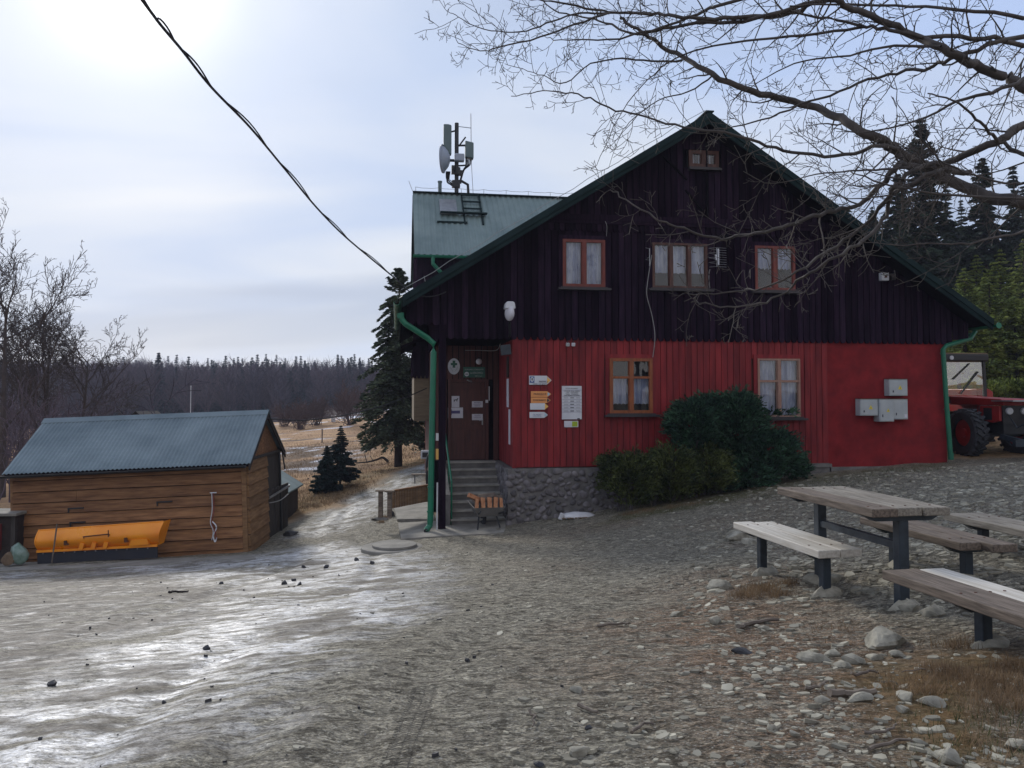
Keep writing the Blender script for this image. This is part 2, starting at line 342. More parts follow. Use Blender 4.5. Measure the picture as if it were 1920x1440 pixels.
def hmicro(x, y):
    d = np.sqrt(x*x+y*y); f = np.clip(1.2-d/60, 0.15, 1)
    u = x*.94+y*.34; v = -x*.34+y*.94
    return f*((fbm(x*.8, y*.8, 3, 3)-.5)*.10+(fbm(u*2.0, v*2.8, 4, 9)-.5)*.030+(fbm(u*10, v*12, 3, 21)-.5)*.020)+(fbm(x*.15, y*.15, 3, 5)-.5)*.5*np.clip((d-24)/40, 0, 1)
RUTS = []
def rutf(x, y):
    t = 0*x
    for pl in RUTS:
        D = np.full(x.shape, 9.0)
        for (x0, y0), (x1, y1) in zip(pl[:-1], pl[1:]):
            dx, dy = x1-x0, y1-y0; q = np.clip(((x-x0)*dx+(y-y0)*dy)/(dx*dx+dy*dy), 0, 1); D = np.minimum(D, np.hypot(x-x0-q*dx, y-y0-q*dy))
        D = D+(fbm(x*1.3, y*1.3, 3, 55)-.5)*.16
        t = t-.028*np.exp(-(D/.13)**2)+.010*np.exp(-((D-.26)/.08)**2)
    return t
_hm = hmicro
def hmicro(x, y): return _hm(x, y)+rutf(x, y)*np.clip((fbm(x*.35, y*.35, 2, 66)-.3)/.25, 0, 1)
def gz(x, y): return float(hbase(np.array([x]), np.array([y]))[0]+hmicro(np.array([x]), np.array([y]))[0])
def gzv(x, y): return hbase(x, y)+hmicro(x, y)
def gpt(px, py, ymax=120):            # photo pixel -> point on the terrain
    Ys = np.concatenate([np.arange(3, 30, .1), np.arange(30, ymax, .5)])
    d = ray(px, py); X = d[0]/d[1]*Ys; Z = EYE+d[2]/d[1]*Ys; g = hbase(X, Ys)
    k = np.argmax(Z < g) if (Z < g).any() else len(Ys)-1
    return Vector((X[k], Ys[k], g[k]))
def inpoly(x, y, poly):
    r = np.zeros(x.shape, bool); n = len(poly)
    for i in range(n):
        x0, y0 = poly[i][:2]; x1, y1 = poly[(i+1) % n][:2]
        if y0 == y1: continue
        c = ((y0 > y) != (y1 > y)) & (x < (x1-x0)*(y-y0)/(y1-y0)+x0); r ^= c
    return r
def polydist(x, y, poly):             # signed distance, + inside
    D = np.full(x.shape, 1e9); n = len(poly)
    for i in range(n):
        x0, y0 = poly[i][:2]; x1, y1 = poly[(i+1) % n][:2]; dx, dy = x1-x0, y1-y0
        t = np.clip(((x-x0)*dx+(y-y0)*dy)/(dx*dx+dy*dy+1e-9), 0, 1)
        D = np.minimum(D, np.hypot(x-x0-t*dx, y-y0-t*dy))
    return np.where(inpoly(x, y, poly), D, -D)
def mask(x, y, poly, soft, wob=1.0, s=0, nsc=.5):
    d = polydist(x, y, poly)+(fbm(x*nsc, y*nsc, 4, s)-.5)*2*wob
    return np.clip(.5+d/(2*soft), 0, 1)
def wpoly(pl): return [tuple(gpt(*p)[:2]) for p in pl]

def axis(n, lo, hi, c, a):
    t0 = math.asinh((lo-c)/a); t1 = math.asinh((hi-c)/a); return c+a*np.sinh(np.linspace(t0, t1, n))
for pl in ([(120,1439),(330,1290),(540,1170),(700,1085),(700,1030),(640,990),(650,950),(740,895)], [(420,1439),(600,1280),(760,1160),(860,1085),(880,1040)], [(0,1230),(250,1160),(480,1085),(600,1035),(590,985),(680,915)], [(640,1439),(820,1250),(980,1140),(1130,1060)]):
    RUTS.append([tuple(gpt(*p)[:2]) for p in pl])
NX, NY = 820, 760
ax = axis(NX, -420, 420, .8, 2.4); ay = axis(NY, -160, 430, 5.2, 2.2)
GX, GY = np.meshgrid(ax, ay); gx = GX.ravel(); gy = GY.ravel()
gzz = gzv(gx, gy)
# masks in world space
ice_poly = wpoly([(0,1075),(250,1060),(480,1040),(620,1020),(740,1035),(830,1060),(820,1110),(700,1180),(560,1260),(430,1370),(400,1439)])+[(-2.0,2.2),(-9,2),(-14,9)]
ice = mask(gx, gy, ice_poly, .5, .55, 31, .9)
road_poly = wpoly([(540,960),(640,905),(700,880),(760,862),(800,850),(835,862),(800,905),(745,945),(735,985),(700,1010),(560,1010)])
road = mask(gx, gy, road_poly, .8, .5, 41, .5)
road_ice = mask(gx, gy, wpoly([(560,1000),(600,972),(650,948),(705,922),(770,885),(800,872),(815,885),(740,920),(700,955),(640,995),(560,1000)]), .6, .7, 44, .7)
streak = fbm((gx*.94+gy*.34)*1.0, (-gx*.34+gy*.94)*3.6, 5, 51)
fine = fbm((gx*.94+gy*.34)*5.0, (-gx*.34+gy*.94)*12, 4, 61)
icem = np.clip(np.maximum(ice, road_ice)*np.clip((streak*.55+fine*.45-.40)/.12, 0, 1), 0, 1)
mudp = mask(gx, gy, wpoly([(0,1078),(300,1078),(470,1092),(420,1150),(230,1200),(0,1310)])+[(-12,9),(-12,15)], .6, .9, 72, .8)
mud = np.clip((fine*.6+streak*.4-.42)/.08, 0, 1)*mudp
mud = np.maximum(mud, np.clip((fbm(gx*1.1, gy*1.9, 5, 74)-.60)/.05, 0, 1)*ice*.8)
icem = icem*(1-.9*mud)
yard_poly = [(-14,-30),(30,-30),(30,14),(13.5,20.2),(11.2,20.5),(-1.8,20.5)]+[tuple(gpt(*p)[:2]) for p in [(800,868),(760,880),(700,912),(640,940),(600,958),(540,985)]]+[(-14,19),(-20,14)]
dg = polydist(gx, gy, yard_poly)
field = np.clip(.5-(dg+(fbm(gx*.6, gy*.6, 4, 81)-.5)*1.6)/.8, 0, 1)
green = np.clip(1-np.abs(dg+1.2)/1.8, 0, 1)*field*.9
# grass strip in front of the shrubs
green = np.maximum(green, mask(gx, gy, wpoly([(1120,985),(1300,955),(1520,905),(1700,878),(1775,872)])+[(11,19.4),(3,18.2)], .25, .35, 91, 1.2)*.85)
brown = np.maximum(mask(gx, gy, wpoly([(1340,1080),(1480,1080),(1560,1180),(1900,1230),(1919,1439),(1400,1439),(1200,1300),(1100,1180),(1200,1110)]), .6, .8, 95, .9)*1.0,
                   np.clip((fbm(gx*.5, gy*.5, 4, 99)-.55)/.1, 0, 1)*.35*np.clip((gx+1)/3, 0, 1))
moss = mask(gx, gy, wpoly([(1640,1240),(1919,1210),(1919,1439),(1700,1439)]), .25, .4, 97, 1.5)
snowp = np.clip((fbm(gx*.35, gy*.7, 5, 101)-.60)/.025, 0, 1)*mask(gx, gy, wpoly([(530,812),(600,822),(615,850),(570,875),(530,905),(500,900),(470,850)]), 1.5, 3, 103, .1)
snowp = np.maximum(snowp*.95, np.clip((fbm(gx*.10, gy*.5, 4, 105)-.66)/.02, 0, 1)*((gy > 70) & (gy < 120)))
shale = np.clip((gx*.35+.3+(fbm(gx*.4, gy*.4, 3, 111)-.5)*3), 0, 1)*(1-field)
forest = np.clip((gy-105-(fbm(gx*.05, gy*.05, 3, 115)-.5)*20)/10, 0, 1)
forest = np.maximum(forest, np.clip((gx-18)/4, 0, 1)*np.clip((gy-38)/4, 0, 1))
greydirt = np.clip((fbm(gx*.12, gy*.3, 4, 121)-.5)/.08, 0, 1)*mask(gx, gy, wpoly([(500,800),(610,820),(640,850),(600,890),(530,880),(480,850)]), 3, 3, 123, .1)
me = bpy.data.meshes.new('ground')
idx = np.arange(NX*NY).reshape(NY, NX)
quads = np.stack([idx[:-1, :-1], idx[:-1, 1:], idx[1:, 1:], idx[1:, :-1]], -1).reshape(-1, 4)
me.vertices.add(len(gx)); me.vertices.foreach_set('co', np.c_[gx, gy, gzz].astype(np.float32).ravel())
me.loops.add(quads.size); me.loops.foreach_set('vertex_index', quads.ravel().astype(np.int32))
me.polygons.add(len(quads)); me.polygons.foreach_set('loop_start', np.arange(0, quads.size, 4, dtype=np.int32)); me.polygons.foreach_set('loop_total', np.full(len(quads), 4, np.int32))
me.polygons.foreach_set('use_smooth', np.ones(len(quads), bool)); me.update(calc_edges=True)
for nm, (a, b, c) in dict(ma=(icem, field, green), mb=(snowp, brown, shale), mc=(mud, forest, moss), md=(greydirt, road, ice)).items():
    at_ = me.attributes.new(nm, 'FLOAT_COLOR', 'POINT')
    at_.data.foreach_set('color', np.c_[a, b, c, np.ones(len(gx))].astype(np.float32).ravel())
ground = bpy.data.objects.new('ground', me); scn.collection.objects.link(ground); tag(ground, kind='structure')

def ground_mat():
    m = bpy.data.materials.new('muddy_stony_ground'); m.use_nodes = True; nt = m.node_tree; N = nt.nodes; L = nt.links; b = N['Principled BSDF']
    tc = N.new('ShaderNodeTexCoord')
    def sepat(nm):
        a = N.new('ShaderNodeAttribute'); a.attribute_name = nm; s = N.new('ShaderNodeSeparateColor'); L.new(a.outputs['Color'], s.inputs[0]); return s.outputs
    ice, fld, grn = sepat('ma')[:3]; snow, brn, shl = sepat('mb')[:3]; mud, fst, mos = sepat('mc')[:3]; gdt, rd, iceb = sepat('md')[:3]
    def noise(sc, st=(1,1,1), det=6, rot=0, rough=.6):
        mp = N.new('ShaderNodeMapping'); mp.inputs['Scale'].default_value = st; mp.inputs['Rotation'].default_value = (0, 0, rot); L.new(tc.outputs['Object'], mp.inputs[0])
        z = N.new('ShaderNodeTexNoise'); z.inputs['Scale'].default_value = sc; z.inputs['Detail'].default_value = det; z.inputs['Roughness'].default_value = rough; L.new(mp.outputs[0], z.inputs[0]); return z.outputs[0]
    def rng_(v, a, b_, c=0, d=1):
        r = N.new('ShaderNodeMapRange'); L.new(v, r.inputs[0])
        for i, q in enumerate((a, b_, c, d)): r.inputs[i+1].default_value = q
        return r.outputs[0]
    def mix(f, a, c, mode='MIX'):
        x = N.new('ShaderNodeMix'); x.data_type = 'RGBA'; x.blend_type = mode
        for i, v in ((0, f), (6, a), (7, c)):
            if isinstance(v, tuple): x.inputs[i].default_value = v+(1,)
            elif isinstance(v, (int, float)): x.inputs[i].default_value = v
            else: L.new(v, x.inputs[i])
        return x.outputs[2]
    def mth(op, a, c=None):
        x = N.new('ShaderNodeMath'); x.operation = op
        for i, v in enumerate((a, c)):
            if v is None: continue
            if isinstance(v, (int, float)): x.inputs[i].default_value = v
            else: L.new(v, x.inputs[i])
        return x.outputs[0]
    n_big = noise(.9, (1, 1, 1), 8); n_mid = noise(6, (1, 1.8, 1), 8, R(-20)); n_fin = noise(45, (1, 1.6, 1), 6, R(-20)); n_str = noise(2.2, (1, 5, 1), 8, R(-20), .7)
    c = mix(rng_(n_mid, .35, .65), (.13, .112, .082), (.35, .32, .245))
    c = mix(rng_(n_big, .4, .65, 0, .5), c, (.26, .24, .19))
    c = mix(mth('MULTIPLY', brn, rng_(n_str, .36, .54)), c, (.20, .125, .075))
    vo = N.new('ShaderNodeTexVoronoi'); vo.inputs['Scale'].default_value = 22; mpv = N.new('ShaderNodeMapping'); mpv.inputs['Scale'].default_value = (1, 1.9, .2); mpv.inputs['Rotation'].default_value = (0, 0, R(-20)); L.new(tc.outputs['Object'], mpv.inputs[0]); L.new(mpv.outputs[0], vo.inputs[0])
    sepv = N.new('ShaderNodeSeparateColor'); L.new(vo.outputs['Color'], sepv.inputs[0])
    chip = mth('MULTIPLY', rng_(sepv.outputs[0], .72, .8), rng_(vo.outputs['Distance'], .42, .34))
    c = mix(mth('MULTIPLY', chip, rng_(shl, 0, 1, .3, .85)), c, (.31, .295, .26))
    c = mix(rng_(n_fin, .34, .50, .8, 0), c, (.055, .05, .045))
    c = mix(rng_(noise(70, (1, 1.5, 1), 3, R(-20)), .56, .64, 0, .6), c, (.42, .41, .37))
    def cells(sc, st, lo, hi):
        v = N.new('ShaderNodeTexVoronoi'); v.inputs['Scale'].default_value = sc; m_ = N.new('ShaderNodeMapping'); m_.inputs['Scale'].default_value = st; m_.inputs['Rotation'].default_value = (0, 0, R(-20)); L.new(tc.outputs['Object'], m_.inputs[0]); L.new(m_.outputs[0], v.inputs[0])
        q = N.new('ShaderNodeSeparateColor'); L.new(v.outputs['Color'], q.inputs[0]); return rng_(q.outputs[1], 0, 1, lo, hi)
    grit = mth('MULTIPLY', cells(24, (1, 1.7, .3), .62, 1.38), cells(60, (1, 1.6, .3), .6, 1.4))
    vsg = N.new('ShaderNodeVectorMath'); vsg.operation = 'SCALE'; L.new(c, vsg.inputs[0]); L.new(grit, vsg.inputs['Scale']); c = vsg.outputs[0]
    crev = rng_(noise(7.5, (1, 1.9, 1), 12, R(-20), .85), .475, .40)
    c = mix(mth('MULTIPLY', crev, .8), c, (.075, .062, .045))
    c = mix(mth('MULTIPLY', mud, rng_(n_mid, .3, .6, 1, .6)), c, (.075, .058, .045))
    # wet thin ice and frozen slush over the mud, glare whitened into the colour
    icn = mth('MULTIPLY', mth('MULTIPLY', ice, rng_(noise(4, (1, 2.2, 1), 10, R(-20), .72), .36, .56)), mth('SUBTRACT', 1.0, mth('MULTIPLY', mth('MAXIMUM', crev, rng_(noise(26, (1, 1.8, 1), 8, R(-20), .8), .50, .40)), .85)))
    c = mix(icn, c, mix(rng_(n_fin, .35, .6), (.44, .45, .48), (.82, .84, .89)))
    wetd = mth('MULTIPLY', iceb, rng_(n_str, .56, .40)); c = mix(mth('MULTIPLY', wetd, .55), c, (.05, .043, .04))
    # field
    f1 = mix(rng_(noise(.35, (1, 2.5, 1), 8), .38, .62), (.60, .375, .20), (.40, .24, .14))
    f1 = mix(rng_(noise(7, (1, 2.5, 1), 6), .4, .6, 0, .5), f1, (.20, .14, .08))
    c = mix(fld, c, f1)
    c = mix(mth('MULTIPLY', grn, rng_(noise(5, (1, 1.5, 1), 7), .35, .6)), c, (.105, .10, .042))
    c = mix(mth('MULTIPLY', gdt, .9), c, (.10, .085, .075))
    c = mix(mos, c, mix(rng_(n_mid, .4, .6), (.14, .10, .045), (.20, .12, .05)))
    c = mix(mth('MULTIPLY', fst, .95), c, (.055, .04, .040))
    c = mix(snow, c, (.74, .77, .84))
    L.new(c, b.inputs['Base Color'])
    rg = rng_(n_mid, .3, .7, .55, .85)
    mr = N.new('ShaderNodeMix'); mr.data_type = 'FLOAT'; L.new(icn, mr.inputs[0]); L.new(rg, mr.inputs[2]); mr.inputs[3].default_value = .33
    mr2 = N.new('ShaderNodeMix'); mr2.data_type = 'FLOAT'; L.new(fld, mr2.inputs[0]); L.new(mr.outputs[0], mr2.inputs[2]); mr2.inputs[3].default_value = .95
    L.new(mr2.outputs[0], b.inputs['Roughness'])
    sp = mth('MAXIMUM', rng_(icn, 0, 1, .16, .6), .1); L.new(sp, b.inputs['Specular IOR Level'])
    # tyre print: a herringbone band pressed into the mud
    p0 = gpt(800, 1288); p1 = gpt(748, 1439); dr = (p1-p0); ang = math.atan2(dr.y, dr.x)
    mpt = N.new('ShaderNodeMapping'); mpt.vector_type = 'TEXTURE'; mpt.inputs['Location'].default_value = (p0.x, p0.y, 0); mpt.inputs['Rotation'].default_value = (0, 0, ang); L.new(tc.outputs['Object'], mpt.inputs[0])
    st = N.new('ShaderNodeSeparateXYZ'); L.new(mpt.outputs[0], st.inputs[0])
    ay_ = mth('ABSOLUTE', st.outputs[1]); inb = mth('MULTIPLY', rng_(ay_, .085, .07), mth('MULTIPLY', rng_(st.outputs[0], -.05, .05), rng_(st.outputs[0], 2.4, 1.6)))
    zz = mth('SINE', mth('ADD', mth('MULTIPLY', st.outputs[0], 185.0), mth('MULTIPLY', mth('PINGPONG', ay_, .03), 110.0)))
    tread = mth('MULTIPLY', inb, rng_(zz, -.2, .3, 0, 1)); groove = mth('MULTIPLY', inb, rng_(mth('PINGPONG', ay_, .03), .006, .002))
    tread = mth('MAXIMUM', tread, groove)
    c2 = mix(mth('MULTIPLY', tread, mth('MULTIPLY', rng_(n_mid, .35, .55), .7)), c, (.06, .055, .05)); L.new(c2, b.inputs['Base Color'])
    bst = mth('SUBTRACT', 1.0, mth('MULTIPLY', iceb, .68))
    def bump(h, dist, prev=None):
        x = N.new('ShaderNodeBump'); x.inputs['Distance'].default_value = dist; L.new(bst, x.inputs['Strength']); L.new(h, x.inputs['Height'])
        if prev: L.new(prev, x.inputs['Normal'])
        return x.outputs[0]
    nb = bump(crev, -.02); nb = bump(n_mid, .045, nb); nb = bump(n_fin, .018, nb); nb = bump(n_str, .025, nb)
    nb = bump(mth('MULTIPLY', chip, shl), .012, nb); nb = bump(mth('MULTIPLY', tread, -1.0), .02, nb)
    L.new(nb, b.inputs['Normal'])
    return m
me.materials.append(ground_mat())

# ------------------------------------------------------------------ the chalet
HR = (0, 0, A)
house = empty('chalet', hw(0, 0, 0), HR, 'large mountain chalet with black boarded gable above red ground floor and green roof', 'house')
LE, AP, RE = (-.88, 5.30), (6.36, 9.83), (13.79, 4.98)     # roof outline (u, z) top surface at the front
def roofz(u): return LE[1]+(u-LE[0])*(AP[1]-LE[1])/(AP[0]-LE[0]) if u < AP[0] else AP[1]+(u-AP[0])*(RE[1]-AP[1])/(RE[0]-AP[0])
def boards(mb, u0, u1, zb, ztop, w, v0, v1, gap=.022, holes=(), tip=0, jit=.004):
    n = max(1, round((u1-u0)/w)); w = (u1-u0)/n
    for i in range(n):
        a = u0+i*w+gap/2; b = u0+(i+1)*w-gap/2; j = random.uniform(-jit, jit)
        za, zb_ = ztop(a), ztop(b)
        segs = [(zb, None)]
        cut = [(h[2], h[3]) for h in holes if a < h[1] and b > h[0]]
        lo = zb; parts = []
        for (c0, c1) in sorted(cut): parts.append((lo, c0)); lo = c1
        parts.append((lo, None))
        for k, (s0, s1) in enumerate(parts):
            t0, t1 = (za, zb_) if s1 is None else (s1, s1)
            if min(t0, t1) <= s0+.01: continue
            if tip and k == 0:
                m = (b-a); poly = [(a, s0+tip), (a+m*.1, s0+tip*.35), (a+m*.32, s0), (b-m*.32, s0), (b-m*.1, s0+tip*.35), (b, s0+tip), (b, t1), (a, t0)]
            else: poly = [(a, s0), (b, s0), (b, t1), (a, t0)]
            mb.prism(poly, v0+j, v1)
WINS = [(2.90,3.94,5.68,6.82),(5.12,6.52,5.70,6.80),(7.76,8.82,5.70,6.80)]      # upper windows (u0,u1,z0,z1)
LWS = [(4.05,5.12,2.66,3.98),(7.82,8.94,2.56,4.0)]
b = MB(); boards(b, .0, 13.15, 4.40, lambda u: min(roofz(u)-.16, 7.24), .165, -.075, -.04, holes=WINS, tip=.07)
up = b.build('upper_wall', MT['black'], house)
b = MB(); boards(b, -.74, -.01, 4.72, lambda u: roofz(u)-.16, .165, -.07, -.04, tip=.07)
b.prism([(-.78,4.80),(-.02,4.80),(-.02,5.5),(-.78,5.15)], -.03, .0); b.build('eave_boxing', MT['black'], house)
b = MB(); boards(b, 13.16, 13.62, 4.52, lambda u: roofz(u)-.16, .16, -.07, -.04); b.build('eave_boxing', MT['black'], house)
# backing walls behind the boards with holes at the windows
def backed(mb, u0, u1, z0, z1, v0, v1, holes):
    us = sorted({u0, u1, *[h[0] for h in holes], *[h[1] for h in holes]})
    for a, c in zip(us[:-1], us[1:]):
        hs = [h for h in holes if h[0] <= a+1e-6 and h[1] >= c-1e-6]
        lo = z0
        for h in sorted(hs, key=lambda q: q[2]): mb.box((a, v0, lo), (c, v1, h[2])); lo = h[3]
        if callable(z1): mb.prism([(a, lo), (c, lo), (c, z1(c)), (a, z1(a))], v0, v1)
        else: mb.box((a, v0, lo), (c, v1, z1))
b = MB()
us = sorted({0, 6.36, 13.15, *[h[0] for h in WINS], *[h[1] for h in WINS]})
backed(b, 0, 13.15, 4.47, lambda u: roofz(u)-.18, -.038, .10, WINS+[(6.36, 6.36, 4.6, 4.7)])
b.build('upper_wall_backing', MT['soffit'], house)
# upper gable above the trim board
b = MB(); boards(b, .0, 13.1, 7.38, lambda u: roofz(u)-.16, .16, -.135, -.10, holes=[(6.03,6.84,8.66,9.12)]) 
b.v = [(x, y, max(z, 7.38)) for x, y, z in b.v]; b.build('gable_boards', MT['black'], house)
b = MB(); zt = 7.40
uL = AP[0]-(AP[1]-.16-zt)/.6257; uR = AP[0]+(AP[1]-.16-zt)/.6527
b.box((uL-.15, -.165, 7.28), (uR+.15, -.08, 7.42)); b.box((uL-.35, -.15, 7.20), (uR+.35, -.078, 7.278)); b.build('trim_beam', MT['black'], house)
b = MB(); boards(b, uL-.3, uR+.3, 7.02, lambda u: 7.20, .13, -.115, -.08, tip=.06); b.build('scalloped_trim', MT['black'], house)
# boarded gable braces, loft window
b = MB()
for (x0, z0, x1, z1) in ((5.4,8.9,6.0,8.35),(5.95,8.1,6.4,7.6),(6.5,9.3,6.5,7.5)): b.beam((x0,-.15,z0),(x1,-.15,z1),.03,.09,(0,1,0))
b.build('gable_brace', MT['soffit'], house)
def window(u0, u1, z0, z1, cols, mullw, matf, transom=None, cur=(0, 1), v=-.04, sillmat='sill', name='window', fw=.065, proud=.045, sillout=.12, red_trim=None):
    f = MB(); a, c = v-proud, v+.03
    f.box((u0, a, z0), (u0+fw, c, z1)); f.box((u1-fw, a, z0), (u1, c, z1)); f.box((u0+fw, a, z1-fw), (u1-fw, c, z1)); f.box((u0+fw, a, z0), (u1-fw, c, z0+fw))
    w = (u1-u0-2*fw-(cols-1)*mullw)/cols; lights = []
    for i in range(cols):
        x = u0+fw+i*(w+mullw)
        if i: f.box((x-mullw, a-.012, z0+fw), (x, c, z1-fw))
        zs = [z0+fw, z1-fw] if not transom else [z0+fw, transom-.028, transom+.028, z1-fw]
        if transom: f.box((x, a-.004, zs[1]), (x+w, c, zs[2]))
        for k in range(0, len(zs), 2):
            lights.append((x, x+w, zs[k], zs[k+1])); s = .018
            f.box((x, a+.02, zs[k]), (x+s, c, zs[k+1])); f.box((x+w-s, a+.02, zs[k]), (x+w, c, zs[k+1]))
    fr = f.build(name, MT[matf], house)
    g = MB()
    for (x0, x1, za, zb) in lights: g.add([(x0, v-.005, za), (x1, v-.005, za), (x1, v-.005, zb), (x0, v-.005, zb)], [(0, 1, 2, 3)])
    g.build('pane', MT['glass'], fr)
    if cur:
        k = MB(); zt, zbm = (z1-.05 if cur[1] != 4 else transom+.0), z0+.04+(z1-z0)*cur[0]; n = 70; vs = []; fs = []
        for i in range(n+1):
            x = u0+.03+(u1-u0-.06)*i/n; y = v+.11+.03*math.sin(i*.9+u0+.6*math.sin(i*.21))+.012*math.sin(i*.43)
            if cur[1] == 2 and .30 < i/n < .42: y += .02
            zb_ = zbm+(.02*abs(math.sin(i*.45)) if cur[0] > 0 else 0)
            vs += [(x, y, zb_), (x, y, zt)]
            if i and not (cur[1] == 3 and .46 < i/n < .54): fs.append((2*i-2, 2*i, 2*i+1, 2*i-1))
        k.add(vs, fs); k.build('curtain', MT['curt'], fr, smooth=True)
    d = MB(); d.box((u0-.1, v+.5, z0-.1), (u1+.1, v+.52, z1+.1))
    for (xa, xb) in ((u0-.02, u0), (u1, u1+.02)): d.box((xa, v+.03, z0), (xb, v+.5, z1))
    d.box((u0, v+.03, z0-.02), (u1, v+.5, z0)); d.box((u0, v+.03, z1), (u1, v+.5, z1+.02)); d.build('room_lining', MT['dark'], fr)
    s = MB(); s.box((u0-sillout, v-.16, z0-.085), (u1+sillout, v-.02, z0-.035)); s.box((u0-sillout*.4, v-.10, z0-.035), (u1+sillout*.4, v-.02, z0-.003)); s.build('sill', MT[sillmat], fr)
    if red_trim:
        t = MB(); q = .10
        t.box((u0-q, v-.03, z0-.05), (u0, v-.002, z1+q)); t.box((u1, v-.03, z0-.05), (u1+q, v-.002, z1+q)); t.box((u0, v-.03, z1), (u1, v-.002, z1+q)); t.build('casing', MT[red_trim], fr)
    return fr
W0, W1, W2 = WINS
window(*W0, 2, .10, 'framer', v=-.075, fw=.07, cur=(0, 3), red_trim='black')
window(*W1, 3, .09, 'framed', v=-.075, fw=.05, cur=(.30, 1), red_trim='black')
window(*W2, 2, .12, 'framer', v=-.075, fw=.06, cur=(.45, 1), red_trim='black')
window(*LWS[0], 2, .10, 'frame', transom=3.52, v=-.035, fw=.07, cur=(.13, 4), sillout=.14, red_trim='red')
window(*LWS[1], 2, .09, 'framet', transom=3.44, v=-.035, fw=.045, cur=(0, 3), sillout=.14, red_trim='red')
window(6.05, 6.82, 8.68, 9.10, 2, .12, 'framed', v=-.12, fw=.09, cur=(0, 1), sillout=.03)
# blue dish on the sill inside the middle window is too small to matter; ground floor walls
b = MB(); boards(b, 1.75, 9.70, 1.40, lambda u: 4.50, .155, -.03, -.005, gap=.014, holes=LWS, jit=.003); b.build('ground_floor_boards', MT['red'], house)
b = MB(); b.box((9.70, -.02, 1.28), (12.97, .05, 4.50)); b.build('rendered_wall', MT['redr'], house)
b = MB(); backed(b, 1.80, 9.69, 1.38, 4.45, -.003, .12, LWS); b.build('ground_floor_backing', MT['reddark'], house)
b = MB(); boards(b, 0, 2.6, 1.38, lambda u: 4.46, .16, 0, .025, gap=.01)      # alcove side wall, turned below
side = b.build('porch_side_wall', MT['red'], house, loc=(1.752, -.0, 0), rot=(0, 0, R(90)))
b = MB(); b.box((1.735, -.045, 1.38), (1.80, -.032, 4.46)); b.box((1.70, -.045, 1.38), (1.733, .06, 4.46)); b.build('corner_board', MT['red'], house)
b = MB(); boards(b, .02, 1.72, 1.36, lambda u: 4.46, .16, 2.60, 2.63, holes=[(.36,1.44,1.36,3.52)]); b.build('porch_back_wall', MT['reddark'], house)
b = MB(); b.box((-.02, 2.64, 0), (13.0, 2.7, 4.4)); b.box((0, -.03, 4.42), (1.8, 2.7, 4.47)); b.build('porch_ceiling', MT['soffit'], house)
# door
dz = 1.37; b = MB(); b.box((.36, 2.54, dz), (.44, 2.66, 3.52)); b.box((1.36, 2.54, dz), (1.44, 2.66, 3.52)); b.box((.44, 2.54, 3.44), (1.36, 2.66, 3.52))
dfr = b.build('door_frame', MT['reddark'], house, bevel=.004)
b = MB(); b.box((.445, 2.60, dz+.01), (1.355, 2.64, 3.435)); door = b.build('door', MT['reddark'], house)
b = MB()
for (x0, x1, z0, z1) in ((.55,.84,dz+.15,dz+.85),(.96,1.25,dz+.15,dz+.85),(.55,.84,dz+.95,dz+1.15),(.96,1.25,dz+.95,dz+1.15),(.55,1.25,dz+1.3,dz+1.9)):
    b.prism([(x0,z0),(x1,z0),(x1,z1),(x0,z1)], 2.585, 2.599); b.prism([(x0+.04,z0+.04),(x1-.04,z0+.04),(x1-.04,z1-.04),(x0+.04,z1-.04)], 2.575, 2.584)
b.build('door_panel', MT['reddark'], door, bevel=.004)
b = MB(); b.tube([(1.28,2.60,dz+1.05),(1.28,2.54,dz+1.05),(1.18,2.54,dz+1.05)], .011, 6); b.box((1.262,2.59,dz+.93),(1.298,2.598,dz+1.12)); b.build('door_handle', MT['galv'], door)
b = MB(); b.tube([(.86,2.52,3.50),(.92,2.50,3.47),(.99,2.52,3.46)], .02, 6); b.build('door_closer', MT['galv'], door)
# corner post + roof
b = MB(); b.box((-.035, -.16, -.05), (.13, .0, 4.73)); b.build('corner_post', MT['black'], house, bevel=.006)
DEPTH = 13.0
b = MB(); th = .13
b.prism([(LE[0], LE[1]-.03), (LE[0], LE[1]-th), (AP[0], AP[1]-th-.02), (RE[0], RE[1]-th), (RE[0], RE[1]-.03), (AP[0], AP[1]-.03)], -.62, DEPTH)
b.build('roof_deck', MT['soffit'], house)
b = MB(); nrib = int((DEPTH+.7)/.1)
for (e, a) in ((LE, AP), (RE, AP)):
    vs = []; fs = []
    for i in range(nrib*2+1):
        v = -.70+i*.05; h = .022 if (i//1) % 2 else 0
        vs += [(e[0]-(.06 if e is LE else -.06), v, e[1]-.04+h), (a[0], v, a[1]-.01+h)]
        if i: fs.append((2*i-2, 2*i, 2*i+1, 2*i-1))
    b.add(vs, fs)
b.build('roof', MT['roofg'], house)
b = MB()
for e in (LE, RE):
    dx = AP[0]-e[0]; dz_ = AP[1]-e[1]
    for (o, hgt, v0, v1) in ((.02, .155, -.735, -.70), (-.13, .12, -.698, -.66)):
        b.prism([(e[0], e[1]+o), (AP[0], AP[1]+o), (AP[0], AP[1]+o-hgt), (e[0], e[1]+o-hgt)], v0, v1)
b.box((AP[0]-.1, -.74, AP[1]+.02), (AP[0]+.1, DEPTH, AP[1]+.05)); b.build('barge_board', MT['trimg'], house)
b = MB()
for k in range(7):                                       # lightning wire on stand-offs along both verges
    for e in (LE, RE):
        t = (k+.5)/7; x = e[0]+(AP[0]-e[0])*t; z = e[1]+(AP[1]-e[1])*t; b.tube([(x, -.5, z), (x-.03, -.5, z+.17)], .006, 4)
for e in (LE, RE): b.tube([(e[0]+(AP[0]-e[0])*t/20-.03, -.5, e[1]+(AP[1]-e[1])*t/20+.17-.02*(t % 3)) for t in range(21)], .007, 4)
